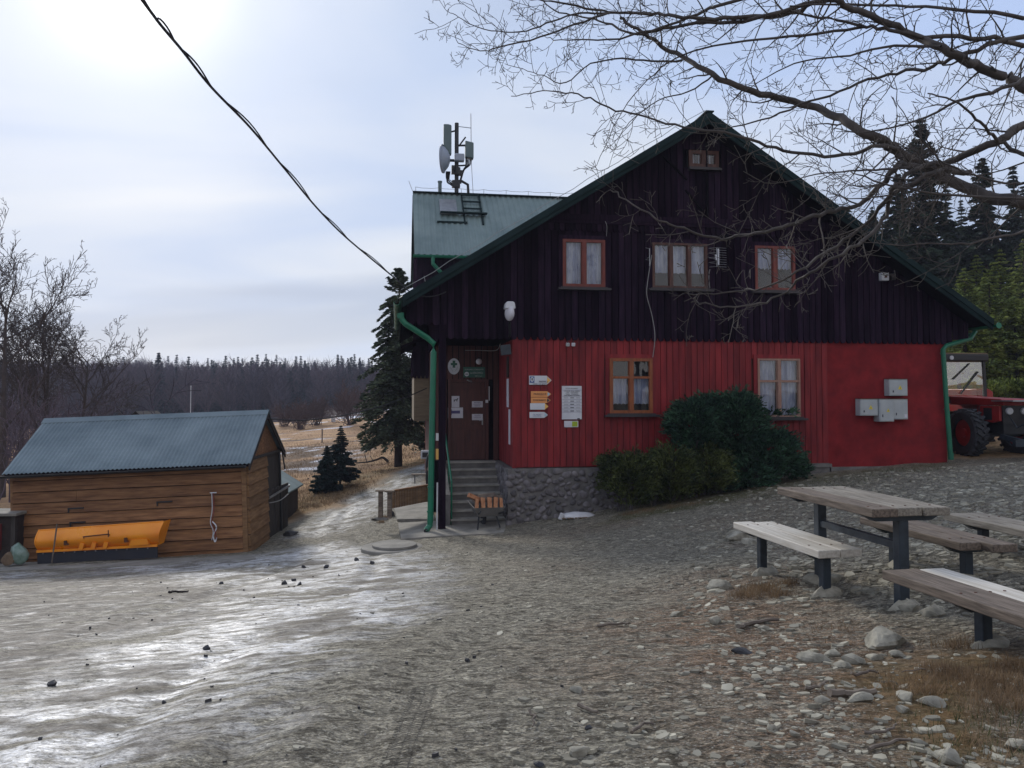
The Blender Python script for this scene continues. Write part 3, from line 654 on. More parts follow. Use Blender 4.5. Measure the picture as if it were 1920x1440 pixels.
b.build('lightning_wire', MT['wire'], house)
# gutters + downpipes
def half_gutter(mb, p, q, r=.075):
    p = Vector(p); q = Vector(q); n = 8; vs = []; d = (q-p).normalized(); s = d.cross(Vector((0,0,1))).normalized()
    for e in (p, q):
        for k in range(n+1):
            w = math.pi*k/n; vs.append(e+s*math.cos(w)*r-Vector((0,0,1))*math.sin(w)*r)
        for k in range(n, -1, -1):
            w = math.pi*k/n; vs.append(e+s*math.cos(w)*(r-.008)-Vector((0,0,1))*math.sin(w)*(r-.008))
    m = 2*(n+1); mb.add(vs, [tuple(range(m)), tuple(range(2*m-1, m-1, -1))]+[(k, (k+1) % m, (k+1) % m+m, k+m) for k in range(m)])
b = MB(); half_gutter(b, (-1.0, -.72, 5.17), (-1.0, 6, 5.17)); b.build('gutter', MT['pipe'], house)
b = MB(); half_gutter(b, (13.92, -.72, 4.86), (13.92, DEPTH, 4.86)); b.cyl((13.92,-.735,4.84),.075,.02,14,'y'); b.build('gutter', MT['pipe'], house)
def pipe_path(pts): return [Vector((hp(x, y, v)[0], v, hp(x, y, v)[1])) for x, y, v in pts]
b = MB(); pp = pipe_path([(752,597,-.5),(760,607,-.5),(802,634,-.30),(813,644,-.28),(813,660,-.28),(810,800,-.28),(807,970,-.28),(806,985,-.28),(798,996,-.34)])
b.tube([pp[0]+Vector((-.02,0,.12)), pp[0]], [.085, .075], 12); b.tube(pp, .068, 12)
for z in (3.0, 1.0, .45): q = [p for p in pp]; x = np.interp(z, [pp[7].z, pp[4].z], [pp[7].x, pp[4].x]); b.cyl((x, -.28, z), .078, .03, 12)
b.build('downpipe', MT['pipe'], house, smooth=False)
b = MB(); u, z = hp(800, 994, -.36); b.cyl((u-.02, -.37, z-.01), .05, .05, 10, 'y'); b.build('pipe_mouth', MT['cable'], house)
b = MB(); p2 = pipe_path([(1826,608,.1),(1828,622,.1),(1820,635,.0),(1775,648,-.14),(1768,655,-.14),(1775,760,-.14),(1783,862,-.14)])
b.tube(p2, .058, 12); b.cyl(p2[-1]+Vector((0,0,.09)), .068, .16, 12)
p3 = pipe_path([(1790,628,.7),(1822,628,.1)]); b.tube(p3, .05, 10)
for k in (4, 5): b.cyl(p2[k]+Vector((0,0,-.1)), .068, .03, 12)
b.build('downpipe', MT['pipe'], house)
# white conduit on the post
b = MB(); b.tube([Vector((hp(x, y, -.19)[0], -.19, hp(x, y, -.19)[1])) for x, y in ((820,905),(819,998))], .02, 6); b.build('conduit', MT['white'], house)
b = MB(); b.box((-.10,-.2,2.05),(-.04,-.17,2.22)); b.build('conduit_label', MT['white'], house)
b = MB(); b.box((-.10,-.2,1.62),(-.04,-.17,1.86)); b.build('conduit_label', MT['amber'], house)
# left wall
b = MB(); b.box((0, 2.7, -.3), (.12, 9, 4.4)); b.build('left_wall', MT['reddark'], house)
b = MB(); b.box((-.03, .02, 4.41), (.12, 9, 5.3)); b.build('left_upper_wall', MT['black'], house)
b = MB(); b.box((12.92, .051, 1.0), (12.97, DEPTH-1, 4.6)); b.box((.1, DEPTH-1, 0), (12.9, DEPTH-.9, 6)); b.build('right_wall', MT['redr'], house)
# cross wing behind
b = MB(); RW0, RW1 = -.47, 6.4; ev, eza, rv, rz_ = 6.0, 7.45, 9.0, 10.17
def corr(mb, x0, x1, v0, z0, v1, z1, pitch, amp, skew=0.0, t=.01):
    n = int((x1-x0)/pitch)*4; vs = []; fs = []; prof = [0, 0, 1, 1]
    for i in range(n+1):
        x = x0+(x1-x0)*i/n; h = amp*prof[i % 4]
        for (v, z, s) in ((v0, z0, 0), (v1, z1, skew)): vs += [(x+s, v, z+h)]
        if i: fs.append((2*i-2, 2*i, 2*i+1, 2*i-1))
    mb.add(vs, fs)
    m = len(vs); mb.add([(x, y, z-t) for x, y, z in vs], [tuple(reversed(f)) for f in fs])
corr(b, RW0, RW1, ev-.12, eza-.02, rv, rz_, .19, .035); corr(b, RW0, RW1, 2*rv-ev+.12, eza-.02, rv, rz_, .19, .035)
b.build('rear_wing_roof', MT['roofg'], house)
b = MB(); b.prismx([(ev-.1, eza-.10), (rv, rz_-.08), (2*rv-ev+.1, eza-.10), (2*rv-ev+.1, eza-.14), (rv, rz_-.2), (ev-.1, eza-.14)], RW0-.01, RW0+.04)
b.box((RW0, rv-.12, rz_+.01), (RW1, rv+.12, rz_+.05)); b.build('rear_wing_trim', MT['trimg'], house)
b = MB(); b.prismx([(ev+.25, 4.3), (2*rv-ev-.2, 4.3), (2*rv-ev-.2, eza), (rv, rz_-.12), (ev+.25, eza)], RW0+.08, 3.0); b.build('rear_wing_wall', MT['black'], house)
b = MB(); half_gutter(b, (RW0-.05, ev-.18, eza-.03), (3.0, ev-.18, eza-.03), .08); g1 = hp(812, 482, 5.8)
b.tube([(g1[0], ev-.2, eza-.08), (g1[0], ev-.2, eza-.3), (g1[0]+.35, ev-.1, eza-.65)], .06, 8); b.build('gutter', MT['pipe'], house)
b = MB(); 
for k in range(9): b.tube([(RW0+.1+k*.8, rv, rz_+.04), (RW0+.1+k*.8, rv, rz_+.22)], .008, 4)
b.tube([(RW0+.1+k*.2, rv, rz_+.22-.03*(k % 4 in (1, 2, 3))) for k in range(33)], .007, 4); b.tube([(RW0, rv, rz_+.05), (RW0-.14, rv, rz_+.42)], .008, 4)
b.build('lightning_wire', MT['wire'], house)
b = MB(); b.cyl((RW0+.95, rv+.1, rz_+.2), .065, .55, 12); b.cyl((RW0+.95, rv+.1, rz_+.46), .08, .05, 12); b.build('flue_pipe', MT['antp'], house)
# side bay seen past the corner
b = MB(); b.box((-.46, 6.2, 2.3), (0, 9.4, 3.72)); b.build('side_bay', MT['beige'], house)
b = MB(); boards(b, -.50, 0, 3.62, lambda u: 4.62, .12, 6.12, 6.17, tip=.05); b.box((-.50, 6.18, 3.7), (0, 9.4, 4.5)); b.prism([(-.85,4.55),(-.85,4.62),(0,4.98),(0,4.9)], 5.9, 9.6); b.build('side_bay_boards', MT['black'], house)
# roof hatch and walkway on the wing
def onwing(x, t, off=0): return (x, ev+(rv-ev)*t, eza+(rz_-eza)*t+off)
b = MB(); s = (rz_-eza)/(rv-ev); nn = Vector((0, -s, 1)).normalized()
for (x0, x1, t0, t1) in ((.42, 1.0, .62, .86),): 
    vs = [Vector(onwing(x0, t0))+nn*.06, Vector(onwing(x1, t0))+nn*.06, Vector(onwing(x1, t1))+nn*.06, Vector(onwing(x0, t1))+nn*.06]; vs += [v+nn*.05 for v in vs]; b.add(vs, [(3,2,1,0),(4,5,6,7),(0,1,5,4),(1,2,6,5),(2,3,7,6),(3,0,4,7)])
sk = b.build('skylight', MT['galv'], house)
b = MB()
for t in (.92, .80, .68): b.beam(onwing(1.2, t, .16), onwing(1.85, t, .16), .06, .05)
b.beam(onwing(.42, .58, .2), onwing(2.0, .58, .2), .22, .04); b.beam(onwing(.3, .47, .1), onwing(1.3, .47, .1), .06, .06)
for x in (1.22, 1.83): b.beam(onwing(x, .45, .1), onwing(x, .96, .1), .05, .05)
b.build('roof_ladder', MT['trimg'], house)
# stone plinth with set stones
b = MB(); PZ = 1.40
b.prismx([(-.13, -.4), (.3, -.4), (.3, PZ-.05), (-.13, PZ-.02)], 1.58, 5.2); b.prismx([(.3, -.3), (2.6, -.3), (2.6, PZ-.05), (.3, PZ-.05)], 1.58, 1.8); b.box((5.2, -.06, .3), (9.7, .1, 1.40)); 
pl = b.build('stone_plinth', MT['mortar'], house)
b = MB(); pts = []
for _ in range(9000):
    x = random.uniform(1.60, 5.15); z = random.uniform(-.25, PZ-.07); r = random.uniform(.055, .115)
    if all((x-a)**2+(z-c)**2 > ((r+q)*.93)**2 for a, c, q in pts): pts.append((x, z, r))
    if len(pts) > 420: break
def pebble(mb, c, rx, ry, rz, seed, lat=5, lon=9, ang=0):
    rr = random.Random(seed); ph = [rr.uniform(0, 6.28) for _ in range(3)]; vs = []; fs = []
    vs.append((0, 0, rz))
    for i in range(1, lat):
        a = math.pi*i/lat
        for k in range(lon):
            w = 2*math.pi*k/lon; q = 1+.16*math.sin(2*w+ph[0])+.10*math.sin(3*w+ph[1]); vs.append((rx*q*math.sin(a)*math.cos(w), ry*q*math.sin(a)*math.sin(w), rz*math.cos(a)))
    vs.append((0, 0, -rz)); n = len(vs)
    for k in range(lon): fs.append((0, 1+k, 1+(k+1) % lon)); fs.append((n-1, n-1-lon+(k+1) % lon, n-1-lon+k))
    for i in range(lat-2):
        for k in range(lon): a0 = 1+i*lon; fs.append((a0+k, a0+lon+k, a0+lon+(k+1) % lon, a0+(k+1) % lon))
    ca, sa = math.cos(ang), math.sin(ang)
    return [(c[0]+x*ca-y*sa, c[1]+x*sa+y*ca, c[2]+z) for x, y, z in vs], fs
for i, (x, z, r) in enumerate(pts):
    vs, fs = pebble(b, (0, 0, 0), r*random.uniform(.95, 1.25), r*random.uniform(.8, 1.0), .045, i, 6, 11, random.uniform(-.5, .5))
    b.add([(x+p, -.125-q, z+o) for p, o, q in vs], fs)
for i in range(160):
    y = random.uniform(-.05, 2.3); z = random.uniform(-.2, PZ-.1); r = random.uniform(.07, .12)
    vs, fs = pebble(b, (0, 0, 0), r, r*.9, .03, i, 5, 9); b.add([(1.585-q, y+p, z+o) for p, o, q in vs], fs)
b.build('stonework', MT['stone'], house, smooth=True)
b = MB(); b.box((5.2, -.09, 1.30), (9.75, -.061, 1.385)); b.box((9.75,-.05,1.0),(13.0,-.025,1.30)); b.build('plinth_ledge', MT['concd'], house)
# stairs
b = MB()
for k in range(8):
    y0 = .30+k*.27; z1 = .17*(k+1); b.box((.30, y0, -.1), (1.60, 2.6, z1-.045)) if k == 0 else b.box((.30, y0, .17*k-.045), (1.60, 2.6, z1-.045))
st = b.build('stairs', MT['concd'], house)
b = MB()
for k in range(8):
    y0 = .27+k*.27; b.box((.27, y0, .17*(k+1)-.044), (1.60, y0+.31 if k < 7 else 2.6, .17*(k+1)))
b.build('stair_tread', MT['concl'], house, bevel=.006)
b = MB(); b.prismx([(.25,-.1),(2.6,-.1),(2.6,1.45),(2.2,1.45),(.25,.75)], .14, .26); b.build('stair_side_wall', MT['concd'], house)
b = MB(); b.tube([(.30,.35,0),(.30,.35,1.05),(.22,2.1,2.35),(.22,2.1,1.4)], .022, 8); b.tube([(.30,1.2,.6),(.27,1.2,1.70)], .016, 6); b.build('handrail', MT['pipe'], house)
b = MB()
for k in range(9): b.box((.62+k*.07, .02, .012), (.655+k*.07, .22, .03))
b.box((.60,.0,.01),(1.27,.02,.032)); b.box((.60,.22,.01),(1.27,.24,.032)); b.build('foot_grate', MT['dmetal'], house)
# wires under porch and down the wall
def hth(name, label, cat, px, py, v, group=None):
    u, z = hp(px, py, v); return empty(name, hw(u, v, z), HR, label, cat, group), u, z
def hcable(name, pts, r, mat, label, cat='cable', v=None):
    b = MB(); P = [hw(hp(x, y, vv)[0], vv, hp(x, y, vv)[1]) for x, y, vv in pts]; P = smooth_path(P, 5)
    b.tube(P, r, 5); return tag(b.build(name, mat), label, cat)
def smooth_path(P, k):
    P = [Vector(p) for p in P]; out = []
    for i in range(len(P)-1):
        p0 = P[max(i-1, 0)]; p1 = P[i]; p2 = P[i+1]; p3 = P[min(i+2, len(P)-1)]
        for j in range(k):
            t = j/k; out.append(.5*((2*p1)+(p2-p0)*t+(2*p0-5*p1+4*p2-p3)*t*t+(3*p1-p0-3*p2+p3)*t**3))
    out.append(P[-1]); return out
hcable('antenna_cable', [(1222,478,-.13),(1214,530,-.2),(1213,555,-.2),(1222,590,-.14),(1228,630,-.12),(1224,670,-.08)], .009, MT['wire'], 'thin pale cable dangling from the middle upper window to the lower left window')
hcable('hanging_wire', [(1331,505,-.15),(1329,520,-.15),(1331,540,-.13)], .007, MT['wire'], 'short grey lead hanging below the grid aerial right of the triple window')
hcable('corner_wire', [(1135,415,-.17),(1138,425,-.17),(1137,443,-.14)], .006, MT['wire'], 'short thin wire stub above the upper left window corner')

# ------------------------------------------------------------------ things on the chalet walls
def text_mesh(s, size, bold=0.0, align='CENTER'):
    cu = bpy.data.curves.new('t', 'FONT'); cu.body = s; cu.size = size; cu.align_x = align; cu.align_y = 'CENTER'; cu.offset = bold; cu.extrude = .0015
    o = bpy.data.objects.new('t', cu); scn.collection.objects.link(o); bpy.context.view_layer.update()
    me = bpy.data.meshes.new_from_object(o.evaluated_get(bpy.context.evaluated_depsgraph_get())); bpy.data.objects.remove(o); bpy.data.curves.remove(cu); me.name = 'lettering'
    return me
def letter(s, size, mat, parent, x, z, y=-.024, bold=.0, wide=None):
    me = text_mesh(s, size, bold); me.materials.append(mat); o = bpy.data.objects.new('lettering', me); scn.collection.objects.link(o)
    o.parent = parent; o.location = (x, y, z); o.rotation_euler = (R(90), 0, 0)
    if wide:
        xs = [v.co.x for v in me.vertices]
        if xs: o.scale = (wide/(max(xs)-min(xs)), 1, 1)
    return o
def part(mb, name, mat, parent, **k): return mb.build(name, mat, parent, **k)
def arrow_sign(px, py, w, h, tip, bodym, tipm, label, lines, tipinset=0, group='trail arrow signs on the red wall'):
    t, u, z = hth('trail_sign', label, 'sign', px, py, -.05, group)
    b = MB(); b.prism([(-w/2, -h/2), (w/2-tip, -h/2), (w/2-tip, h/2), (-w/2, h/2)], -.02, 0); part(b, 'board', bodym, t)
    b = MB(); b.prism([(w/2-tip, -h/2), (w/2, 0), (w/2-tip, h/2)], -.0205, -.001); tp = part(b, 'tip', bodym if tipinset else tipm, t)
    if tipinset:
        b = MB(); b.prism([(w/2-tip+.008, -h/2+.02), (w/2-.025, 0), (w/2-tip+.008, h/2-.02)], -.0235, -.021); part(b, 'tip_mark', tipm, t)
    for s, size, mat, x, zz, wd in lines: letter(s, size, mat, t, x, zz, wide=wd)
    return t
PXM = 18.27/1450
s1 = arrow_sign(1013, 713, 43*PXM, 17*PXM, .12, MT['white'], MT['amber'], 'white arrow sign with a blue square emblem and yellow tip, top of the sign column',
    [('MAKOWICA', .062, MT['ink'], .07, -.035, .21), ('szlak na grań', .04, MT['ink'], -.02, -.085, .33)], 1)
b = MB(); b.prism([(-.255,-.06),(-.145,-.06),(-.145,.09),(-.255,.09)], -.023, -.0202); part(b, 'emblem', MT['blueink'], s1)
b = MB(); b.prism([(-.2+.042*math.cos(k*.3927), .018+.055*math.sin(k*.3927)) for k in range(16)], -.0255, -.0232); part(b, 'emblem_disc', MT['white'], s1)
b = MB(); b.prism([(-.208,-.015),(-.192,-.015),(-.192,.02),(-.17,.02),(-.2,.055),(-.23,.02),(-.208,.02)], -.0285, -.0257); part(b, 'emblem_mark', MT['ink'], s1)
arrow_sign(1014.5, 739, 39*PXM, 11*PXM, .10, MT['osign'], MT['lblue'], 'orange arrow sign with a pale blue tip, second from top of the sign column', [('PRZEŁĘCZ', .06, MT['ink'], -.03, -.0, .30)], 1)
arrow_sign(1014, 750.5, 38*PXM, 10.5*PXM, .10, MT['osign'], MT['ink'], 'orange arrow sign with a black tip, just under the blue tipped one', [('SCHRONISKO', .055, MT['ink'], -.04, -.0, .30)], 1)
arrow_sign(1011, 762, 35*PXM, 12*PXM, .09, MT['white'], MT['amber'], 'blank white arrow sign with a yellow tip', [], 0)
arrow_sign(1010, 778, 35*PXM, 11*PXM, .09, MT['white'], MT['lblue'], 'pale arrow sign with a blue pencil mark at its tip, lowest of the sign column', [('na szczyt', .035, MT['blueink'], -.04, .018, .2), ('szlak zielony', .032, MT['blueink'], -.04, -.022, .2)], 1)
t, u, z = hth('notice_board', 'tall white timetable board with many printed lines beside the arrow signs', 'notice board', 1072, 755, -.06)
w, h = 38*PXM, 63*PXM
b = MB(); b.box((-w/2, -.02, -h/2), (w/2, .02, h/2)); part(b, 'board', MT['white'], t, bevel=.004)
b = MB()
for zz in (.30, .155, .075, .0, -.075, -.15, -.225): b.box((-w/2+.005, -.0225, zz*h/.8-.003), (w/2-.005, -.0205, zz*h/.8+.003))
part(b, 'rule_line', MT['violet'], t)
for k, (s, zz, wd) in enumerate((('ROZKLAD JAZDY', .34, .3), ('WYCIECZKI  SZLAKI  GORSKIE', .275, .38), ('2 km   Schronisko', .24, .3), ('3 km   Przelecz', .205, .3), ('CZAS PRZEJSCIA SZLAKIEM', .172, .38))):
    letter(s, .032, MT['ink'], t, 0, zz*h/.8, -.024, wide=wd)
b = MB()
for k in range(5):
    zz = (.115-.078*k)*h/.8; b.box((-.04, -.0245, zz-.009), (.05, -.0225, zz+.009))
    for (x0, x1) in ((-.20, -.09), (.10, .2)): b.box((x0, -.0235, zz+.006), (x1, -.0225, zz+.010)); b.box((x0+.01, -.0235, zz-.010), (x1, -.0225, zz-.006))
b.box((.13, -.0245, -.395*h/.8), (.19, -.0225, -.37*h/.8)); part(b, 'printed_mark', MT['ink'], t)
t, u, z = hth('small_sign', 'small white and lime green placard under the timetable board', 'sign', 1071, 795, -.05)
b = MB(); b.box((-.17, -.01, -.075), (.17, .01, .075)); part(b, 'board', MT['paper'], t)
b = MB(); b.box((.02, -.013, -.06), (.15, -.0105, .06)); part(b, 'printed_panel', MT['lime'], t)
# emblem oval, mountain hut sign, lamp over the door
def atporch(name, label, cat, px, py, v=2.57): return hth(name, label, cat, px, py, v)[0]
t = atporch('oval_sign', 'white oval sign with a dark green cross and leaf sprigs, left above the door', 'sign', 851, 687)
b = MB(); b.prism([(.16*math.cos(k*R(10)), .215*math.sin(k*R(10))) for k in range(36)], -.02, 0); part(b, 'board', MT['white'], t)
b = MB(); b.box((-.035, -.023, -.035), (.035, -.0205, .155)); b.box((-.085, -.0232, .03), (-.0352, -.0205, .09)); b.box((.0352, -.0232, .03), (.085, -.0205, .09)); part(b, 'cross', MT['greenp'], t)
b = MB()
for sgn in (-1, 1):
    for k in range(4): a = R(40+22*k); x, zz = sgn*(.02+.028*k), -.14+.028*k; b.beam((x, -.024, zz), (x+sgn*.035*math.cos(a), -.024, zz+.05*math.sin(a)), .004, .018, (0,1,0))
part(b, 'leaf_sprig', MT['greenp'], t)
t = atporch('hut_sign', 'dark green hut name board above the door with a round emblem', 'sign', 889, 698)
b = MB(); b.box((-.29, -.02, -.14), (.29, 0, .14)); part(b, 'board', MT['greenp'], t)
letter('SCHRONISKO GÓRSKIE PTTK', .05, MT['grey'], t, .0, .07, wide=.5); letter('na LESKOWCU', .075, MT['grey'], t, .06, -.02, wide=.34); letter('1020 m n.p.m.', .04, MT['grey'], t, .12, -.1, wide=.2)
b = MB(); b.prism([(-.2+.06*math.cos(k*.3927), -.05+.06*math.sin(k*.3927)) for k in range(16)], -.0235, -.0205); part(b, 'emblem', MT['white'], t)
b = MB(); b.box((-.24,-.026,-.062),(-.16,-.024,-.04)); part(b, 'emblem_mark', MT['greenp'], t)
t = atporch('hanging_lamp', 'round white glass porch lamp hanging above the door', 'lamp', 898, 678, 2.2)
b = MB(); vs, fs = pebble(b, (0,0,0), .08, .08, .08, 1, 8, 16); rr = [Vector(v).normalized()*.08 for v in vs]; b.add(rr, fs); part(b, 'globe', MT['paper'], t, smooth=True)
b = MB(); b.cyl((0,0,.09), .03, .04, 10); b.tube([(0,0,.1),(0,0,.42)], .006, 5); part(b, 'cord', MT['cable'], t)
t = atporch('dog_sign', 'small white sign with a black dog pictogram left of the door', 'sign', 854, 753)
b = MB(); b.box((-.105, -.012, -.15), (.105, 0, .15)); part(b, 'board', MT['paper'], t, bevel=.01)
b = MB(); b.prism([(-.05,.05),(.03,.06),(.06,.1),(.075,.085),(.05,.04),(.045,0),(.03,0),(.025,.035),(-.02,.03),(-.03,-.01),(-.045,-.01),(-.045,.03),(-.06,.06)], -.0155, -.0125); part(b, 'dog_figure', MT['ink'], t)
t = atporch('arrow_notice', 'white paper notice with a thick dark arrow pointing left, under the dog sign', 'sign', 854, 774)
b = MB(); b.box((-.2, -.01, -.14), (.2, 0, .14)); part(b, 'paper', MT['paper'], t)
b = MB(); b.prism([(-.17,.02),(-.1,.1),(-.1,.055),(.12,.06),(.12,-.02),(-.1,-.02),(-.1,-.07)], -.0135, -.0105); part(b, 'arrow', MT['violet'], t)
for (py, lab, l1) in ((758, 'white paper notice on the door, the upper of two', ('PROSIMY', 'ZAMYKAĆ', 'DRZWI')), (782, 'white paper notice on the door, the lower of two', ('Otwarte', 'codziennie'))):
    t = atporch('paper_notice', lab, 'notice', 895, py, 2.57); t['group'] = 'paper notices on the door'
    b = MB(); b.box((-.145, -.006, -.082), (.145, 0, .082)); part(b, 'paper', MT['paper'], t)
    for k, s in enumerate(l1): letter(s, .045, MT['violet'], t, 0, .045-.045*k, -.009)
# small notices on the porch side wall
t = empty('wall_notice', hw(1.735, .9, 2.95), (0, 0, A-R(90)), 'long narrow white notices on the porch side wall beside the door', 'notice')
b = MB(); b.box((-.16, -.02, -.15), (.16, 0, .55)); part(b, 'upper_sheet', MT['paper'], t)
t = empty('wall_poster', hw(1.735, .6, 1.9), (0, 0, A-R(90)), 'tall plain white sheet low on the porch side wall near the corner', 'poster')
b = MB(); b.box((-.12, -.02, 0), (.12, 0, .85)); part(b, 'sheet', MT['paper'], t)
t = empty('dark_menu_board', hw(1.735, .85, 3.55), (0, 0, A-R(90)), 'dark wooden menu board high on the porch side wall', 'sign')
b = MB(); b.box((-.16, -.03, -.02), (.16, 0, .5)); part(b, 'board', MT['wdark'], t)
t = empty('door_side_light', hw(1.44, 2.5, 2.95), HR, 'slim white vertical light strip right of the door', 'lamp')
b = MB(); b.box((0, -.02, 0), (.02, 0, .38)); part(b, 'strip', MT['white'], t)
b = MB(); b.box((-.09, -.03, -.06), (-.02, 0, .02)); part(b, 'switch', MT['white'], t)
# wall street lamp
t, u, z = hth('street_lamp', 'white cobra head street lamp fixed to the black gable boards', 'lamp', 956, 632, -.2)
b = MB(); b.tube([(.0,.12,0),(0,-.02,.05),(-.02,-.12,.2),(-.04,-.25,.33)], .028, 8); part(b, 'arm', MT['dmetal'], t)
b = MB(); vs, fs = pebble(b, (0,0,0), .12, .16, .22, 5, 8, 14); b.add([(x*.95-.05, y-.3, z*.95+.52 if z > 0 else z*.8+.52) for x, y, z in vs], fs); part(b, 'lamp_glass', MT['paper'], t, smooth=True)
b = MB(); b.prism([(-.175,.62),(.075,.62),(.06,.75),(.02,.79),(-.12,.79),(-.16,.74)], -.42, -.14); part(b, 'lamp_head', MT['white'], t, bevel=.025)
# floodlights
for px, mt, lb in ((1064.5, 'grey', 'small grey floodlight under the scalloped boards, left of a twin'), (1075, 'white', 'small white sensor lamp under the scalloped boards, right of a floodlight')):
    t, u, z = hth('flood_light', lb, 'lamp', px, 646, -.14)
    b = MB(); b.obox((0, 0, 0), (.085, .07, .08), Matrix.Rotation(R(15), 3, 'X')); part(b, 'housing', MT[mt], t, bevel=.01)
    b = MB(); b.tube([(0, .0, .03), (.01, .02, .09), (.01, .13, .1)], .009, 5); part(b, 'bracket', MT['cable'], t)
t, u, z = hth('alarm_box', 'small cream alarm box high on the black boards at the right', 'box', 1657, 519, -.14)
b = MB(); b.box((-.1,-.07,-.1),(.1,.06,.1)); part(b, 'housing', MT['white'], t, bevel=.01)
b = MB(); b.prism([(-.03,-.04),(.05,-.03),(.045,.04),(-.02,.03)], -.076, -.0715); part(b, 'sticker', MT['rust'], t)
t, u, z = hth('junction_box', 'small dark junction box right of the cream alarm box', 'box', 1674, 519, -.12)
b = MB(); b.box((-.06,-.04,-.08),(.06,.04,.08)); part(b, 'housing', MT['sill'], t, bevel=.01)
t, u, z = hth('porch_speaker', 'dark box under the overhang at the porch corner', 'box', 948, 656, -.02)
b = MB(); b.obox((0,0,0),(.24,.12,.24),Matrix.Rotation(R(-6),3,'Y')); part(b, 'housing', MT['steel'], t, bevel=.01)
hcable('porch_wire', [(872,657,1.6),(900,657,1.6),(930,657,1.0),(938,645,.3)], .008, MT['wire'], 'pale rod like wire under the porch ceiling')
# meter boxes
def meter(x0, x1, y0, y1, label, dep=.16, sticker=True, mark=None):
    u0, zt = hp(x0, y0, -.1); u1, zb = hp(x1, y1, -.1); cx, cz = (u0+u1)/2, (zt+zb)/2; w, h = u1-u0, zt-zb
    t = empty('meter_box', hw(cx, -.022, cz), HR, label, 'meter box', 'grey electric meter boxes on the red wall')
    b = MB(); b.box((-w/2, -dep, -h/2), (w/2, 0, h/2)); part(b, 'housing', MT['grey'], t, bevel=.006)
    b = MB(); b.box((-w/2+.02, -dep-.012, -h/2+.02), (w/2-.02, -dep-.001, h/2-.03)); d = part(b, 'door', MT['grey'], t, bevel=.004)
    b = MB(); b.box((-w*.32, -dep-.02, -h*.3), (-w*.27, -dep-.0125, -h*.18)); part(b, 'latch', MT['ink'], d)
    b = MB(); b.box((-w/2-.01, -dep-.02, h/2), (w/2+.01, 0, h/2+.012)); part(b, 'rain_lip', MT['rust'], t)
    if sticker:
        b = MB(); q = w*.11; b.prism([(w*.08-q, -q*.9), (w*.08+q, -q*.9), (w*.08, q)], -dep-.016, -dep-.0125); part(b, 'warning_triangle', MT['yellow'], d)
        b = MB(); b.prism([(w*.08-.006,-q*.5),(w*.08+.006,-q*.5),(w*.08+.002,q*.4)], -dep-.019, -dep-.0165); part(b, 'warning_mark', MT['ink'], d)
    if mark:
        b = MB(); b.box((w*.25,-dep-.0155,-h*.42),(w*.43,-dep-.0125,-h*.25)); part(b, 'white_label', MT['paper'], d)
    return t
meter(1661, 1696, 711, 742, 'square grey meter box with a yellow triangle, alone above the other three', .2)
meter(1607, 1641, 748, 779, 'grey meter box with a yellow triangle, leftmost of the lower row', .2)
meter(1641, 1669, 748, 790, 'tallest grey meter box, in the middle of the lower row', .24)
meter(1669.5, 1698, 748, 786, 'bluish grey meter box with a white label, rightmost of the lower row', .17, False, True)
# TV antennas
def yagi(px, py, label, n, L, el, v=-.25, vertical=True, grid=False):
    t, u, z = hth('tv_antenna', label, 'antenna', px, py, v, 'tv aerials between the upper windows')
    b = MB(); b.tube([(0,0,-L/2),(0,0,L/2)], .012, 6); b.tube([(0,0,0),(0,.2,0)], .012, 6); part(b, 'boom', MT['galv'], t)
    b = MB()
    for k in range(n):
        zz = -L/2+L*k/(n-1)
        if grid: b.tube([(-el,-.06+.03*(k%2),zz+.03*(1 if k % 2 else -1)),(0,0,zz),(el,-.06,zz-.02)], .006, 4)
        else: b.tube([(-.03-el*(k%2),-.05,zz),(el*.2,.03,zz)], .007, 4)
    part(b, 'element', MT['galv'], t); return t
t = yagi(1344, 482, 'silver grid tv aerial with many rods between the upper windows', 9, .46, .22, grid=True)
b = MB(); b.box((-.05,-.04,-.08),(-.01,0,.05)); b.box((.015,-.05,-.2),(.04,0,.2)); part(b, 'dipole_box', MT['white'], t)
yagi(1218, 482, 'narrow silver tv aerial on the left edge of the triple window', 4, .42, .08)

# mast with mobile antennas on the wing ridge
mu, mz = hp(856, 362, 9.0)
mast = empty('antenna_mast', hw(mu, 9.0, mz-.15), HR, 'steel mast with mobile phone antennas and a round dish on the roof ridge', 'antenna mast')
k_ = 27.0/1450    # metres per photo pixel there
def mm(px, py): return ((px-856)*k_, (362-py)*k_+.15)
b = MB(); b.tube([(0,0,0),(0,0,mm(0,228)[1])], .075, 10); x, zz = mm(882,0)[0], 0
b.tube([mmp for mmp in [(0,0,mm(0,340)[1]),(.15,0,mm(0,338)[1]),(.40,0,mm(0,345)[1]),(.42,0,.1)]], .05, 8); part(b, 'pole', MT['dmetal'], mast)
b = MB(); x0, z0 = mm(831, 290); x1, z1 = mm(846, 232); b.prism([(x0,z0),(x1,z0),(x1,z1-.03),(x1-.1,z1),(x0,z1)], -.1, .12); part(b, 'panel_antenna', MT['antp'], mast, bevel=.03)
b = MB(); x0, z0 = mm(872, 296); x1, z1 = mm(888, 262); b.prism([(x0,z0+.05),(x1,z0),(x1,z1-.06),(x0,z1)], -.12, .15); part(b, 'panel_antenna', MT['antp'], mast, bevel=.03)
cxd, czd = mm(838, 300); b = MB(); prof = []
vs = []; fs = []; n = 24
rings = [(.50,0.0),(.49,-.06),(.40,.06),(.28,.16),(.14,.22),(.0,.24)]
for (rr, dd) in rings:
    for k in range(n): w = 2*math.pi*k/n; vs.append((dd, rr*math.cos(w), rr*math.sin(w)))
for i in range(len(rings)-1):
    for k in range(n): fs.append((i*n+k, i*n+(k+1) % n, (i+1)*n+(k+1) % n, (i+1)*n+k))
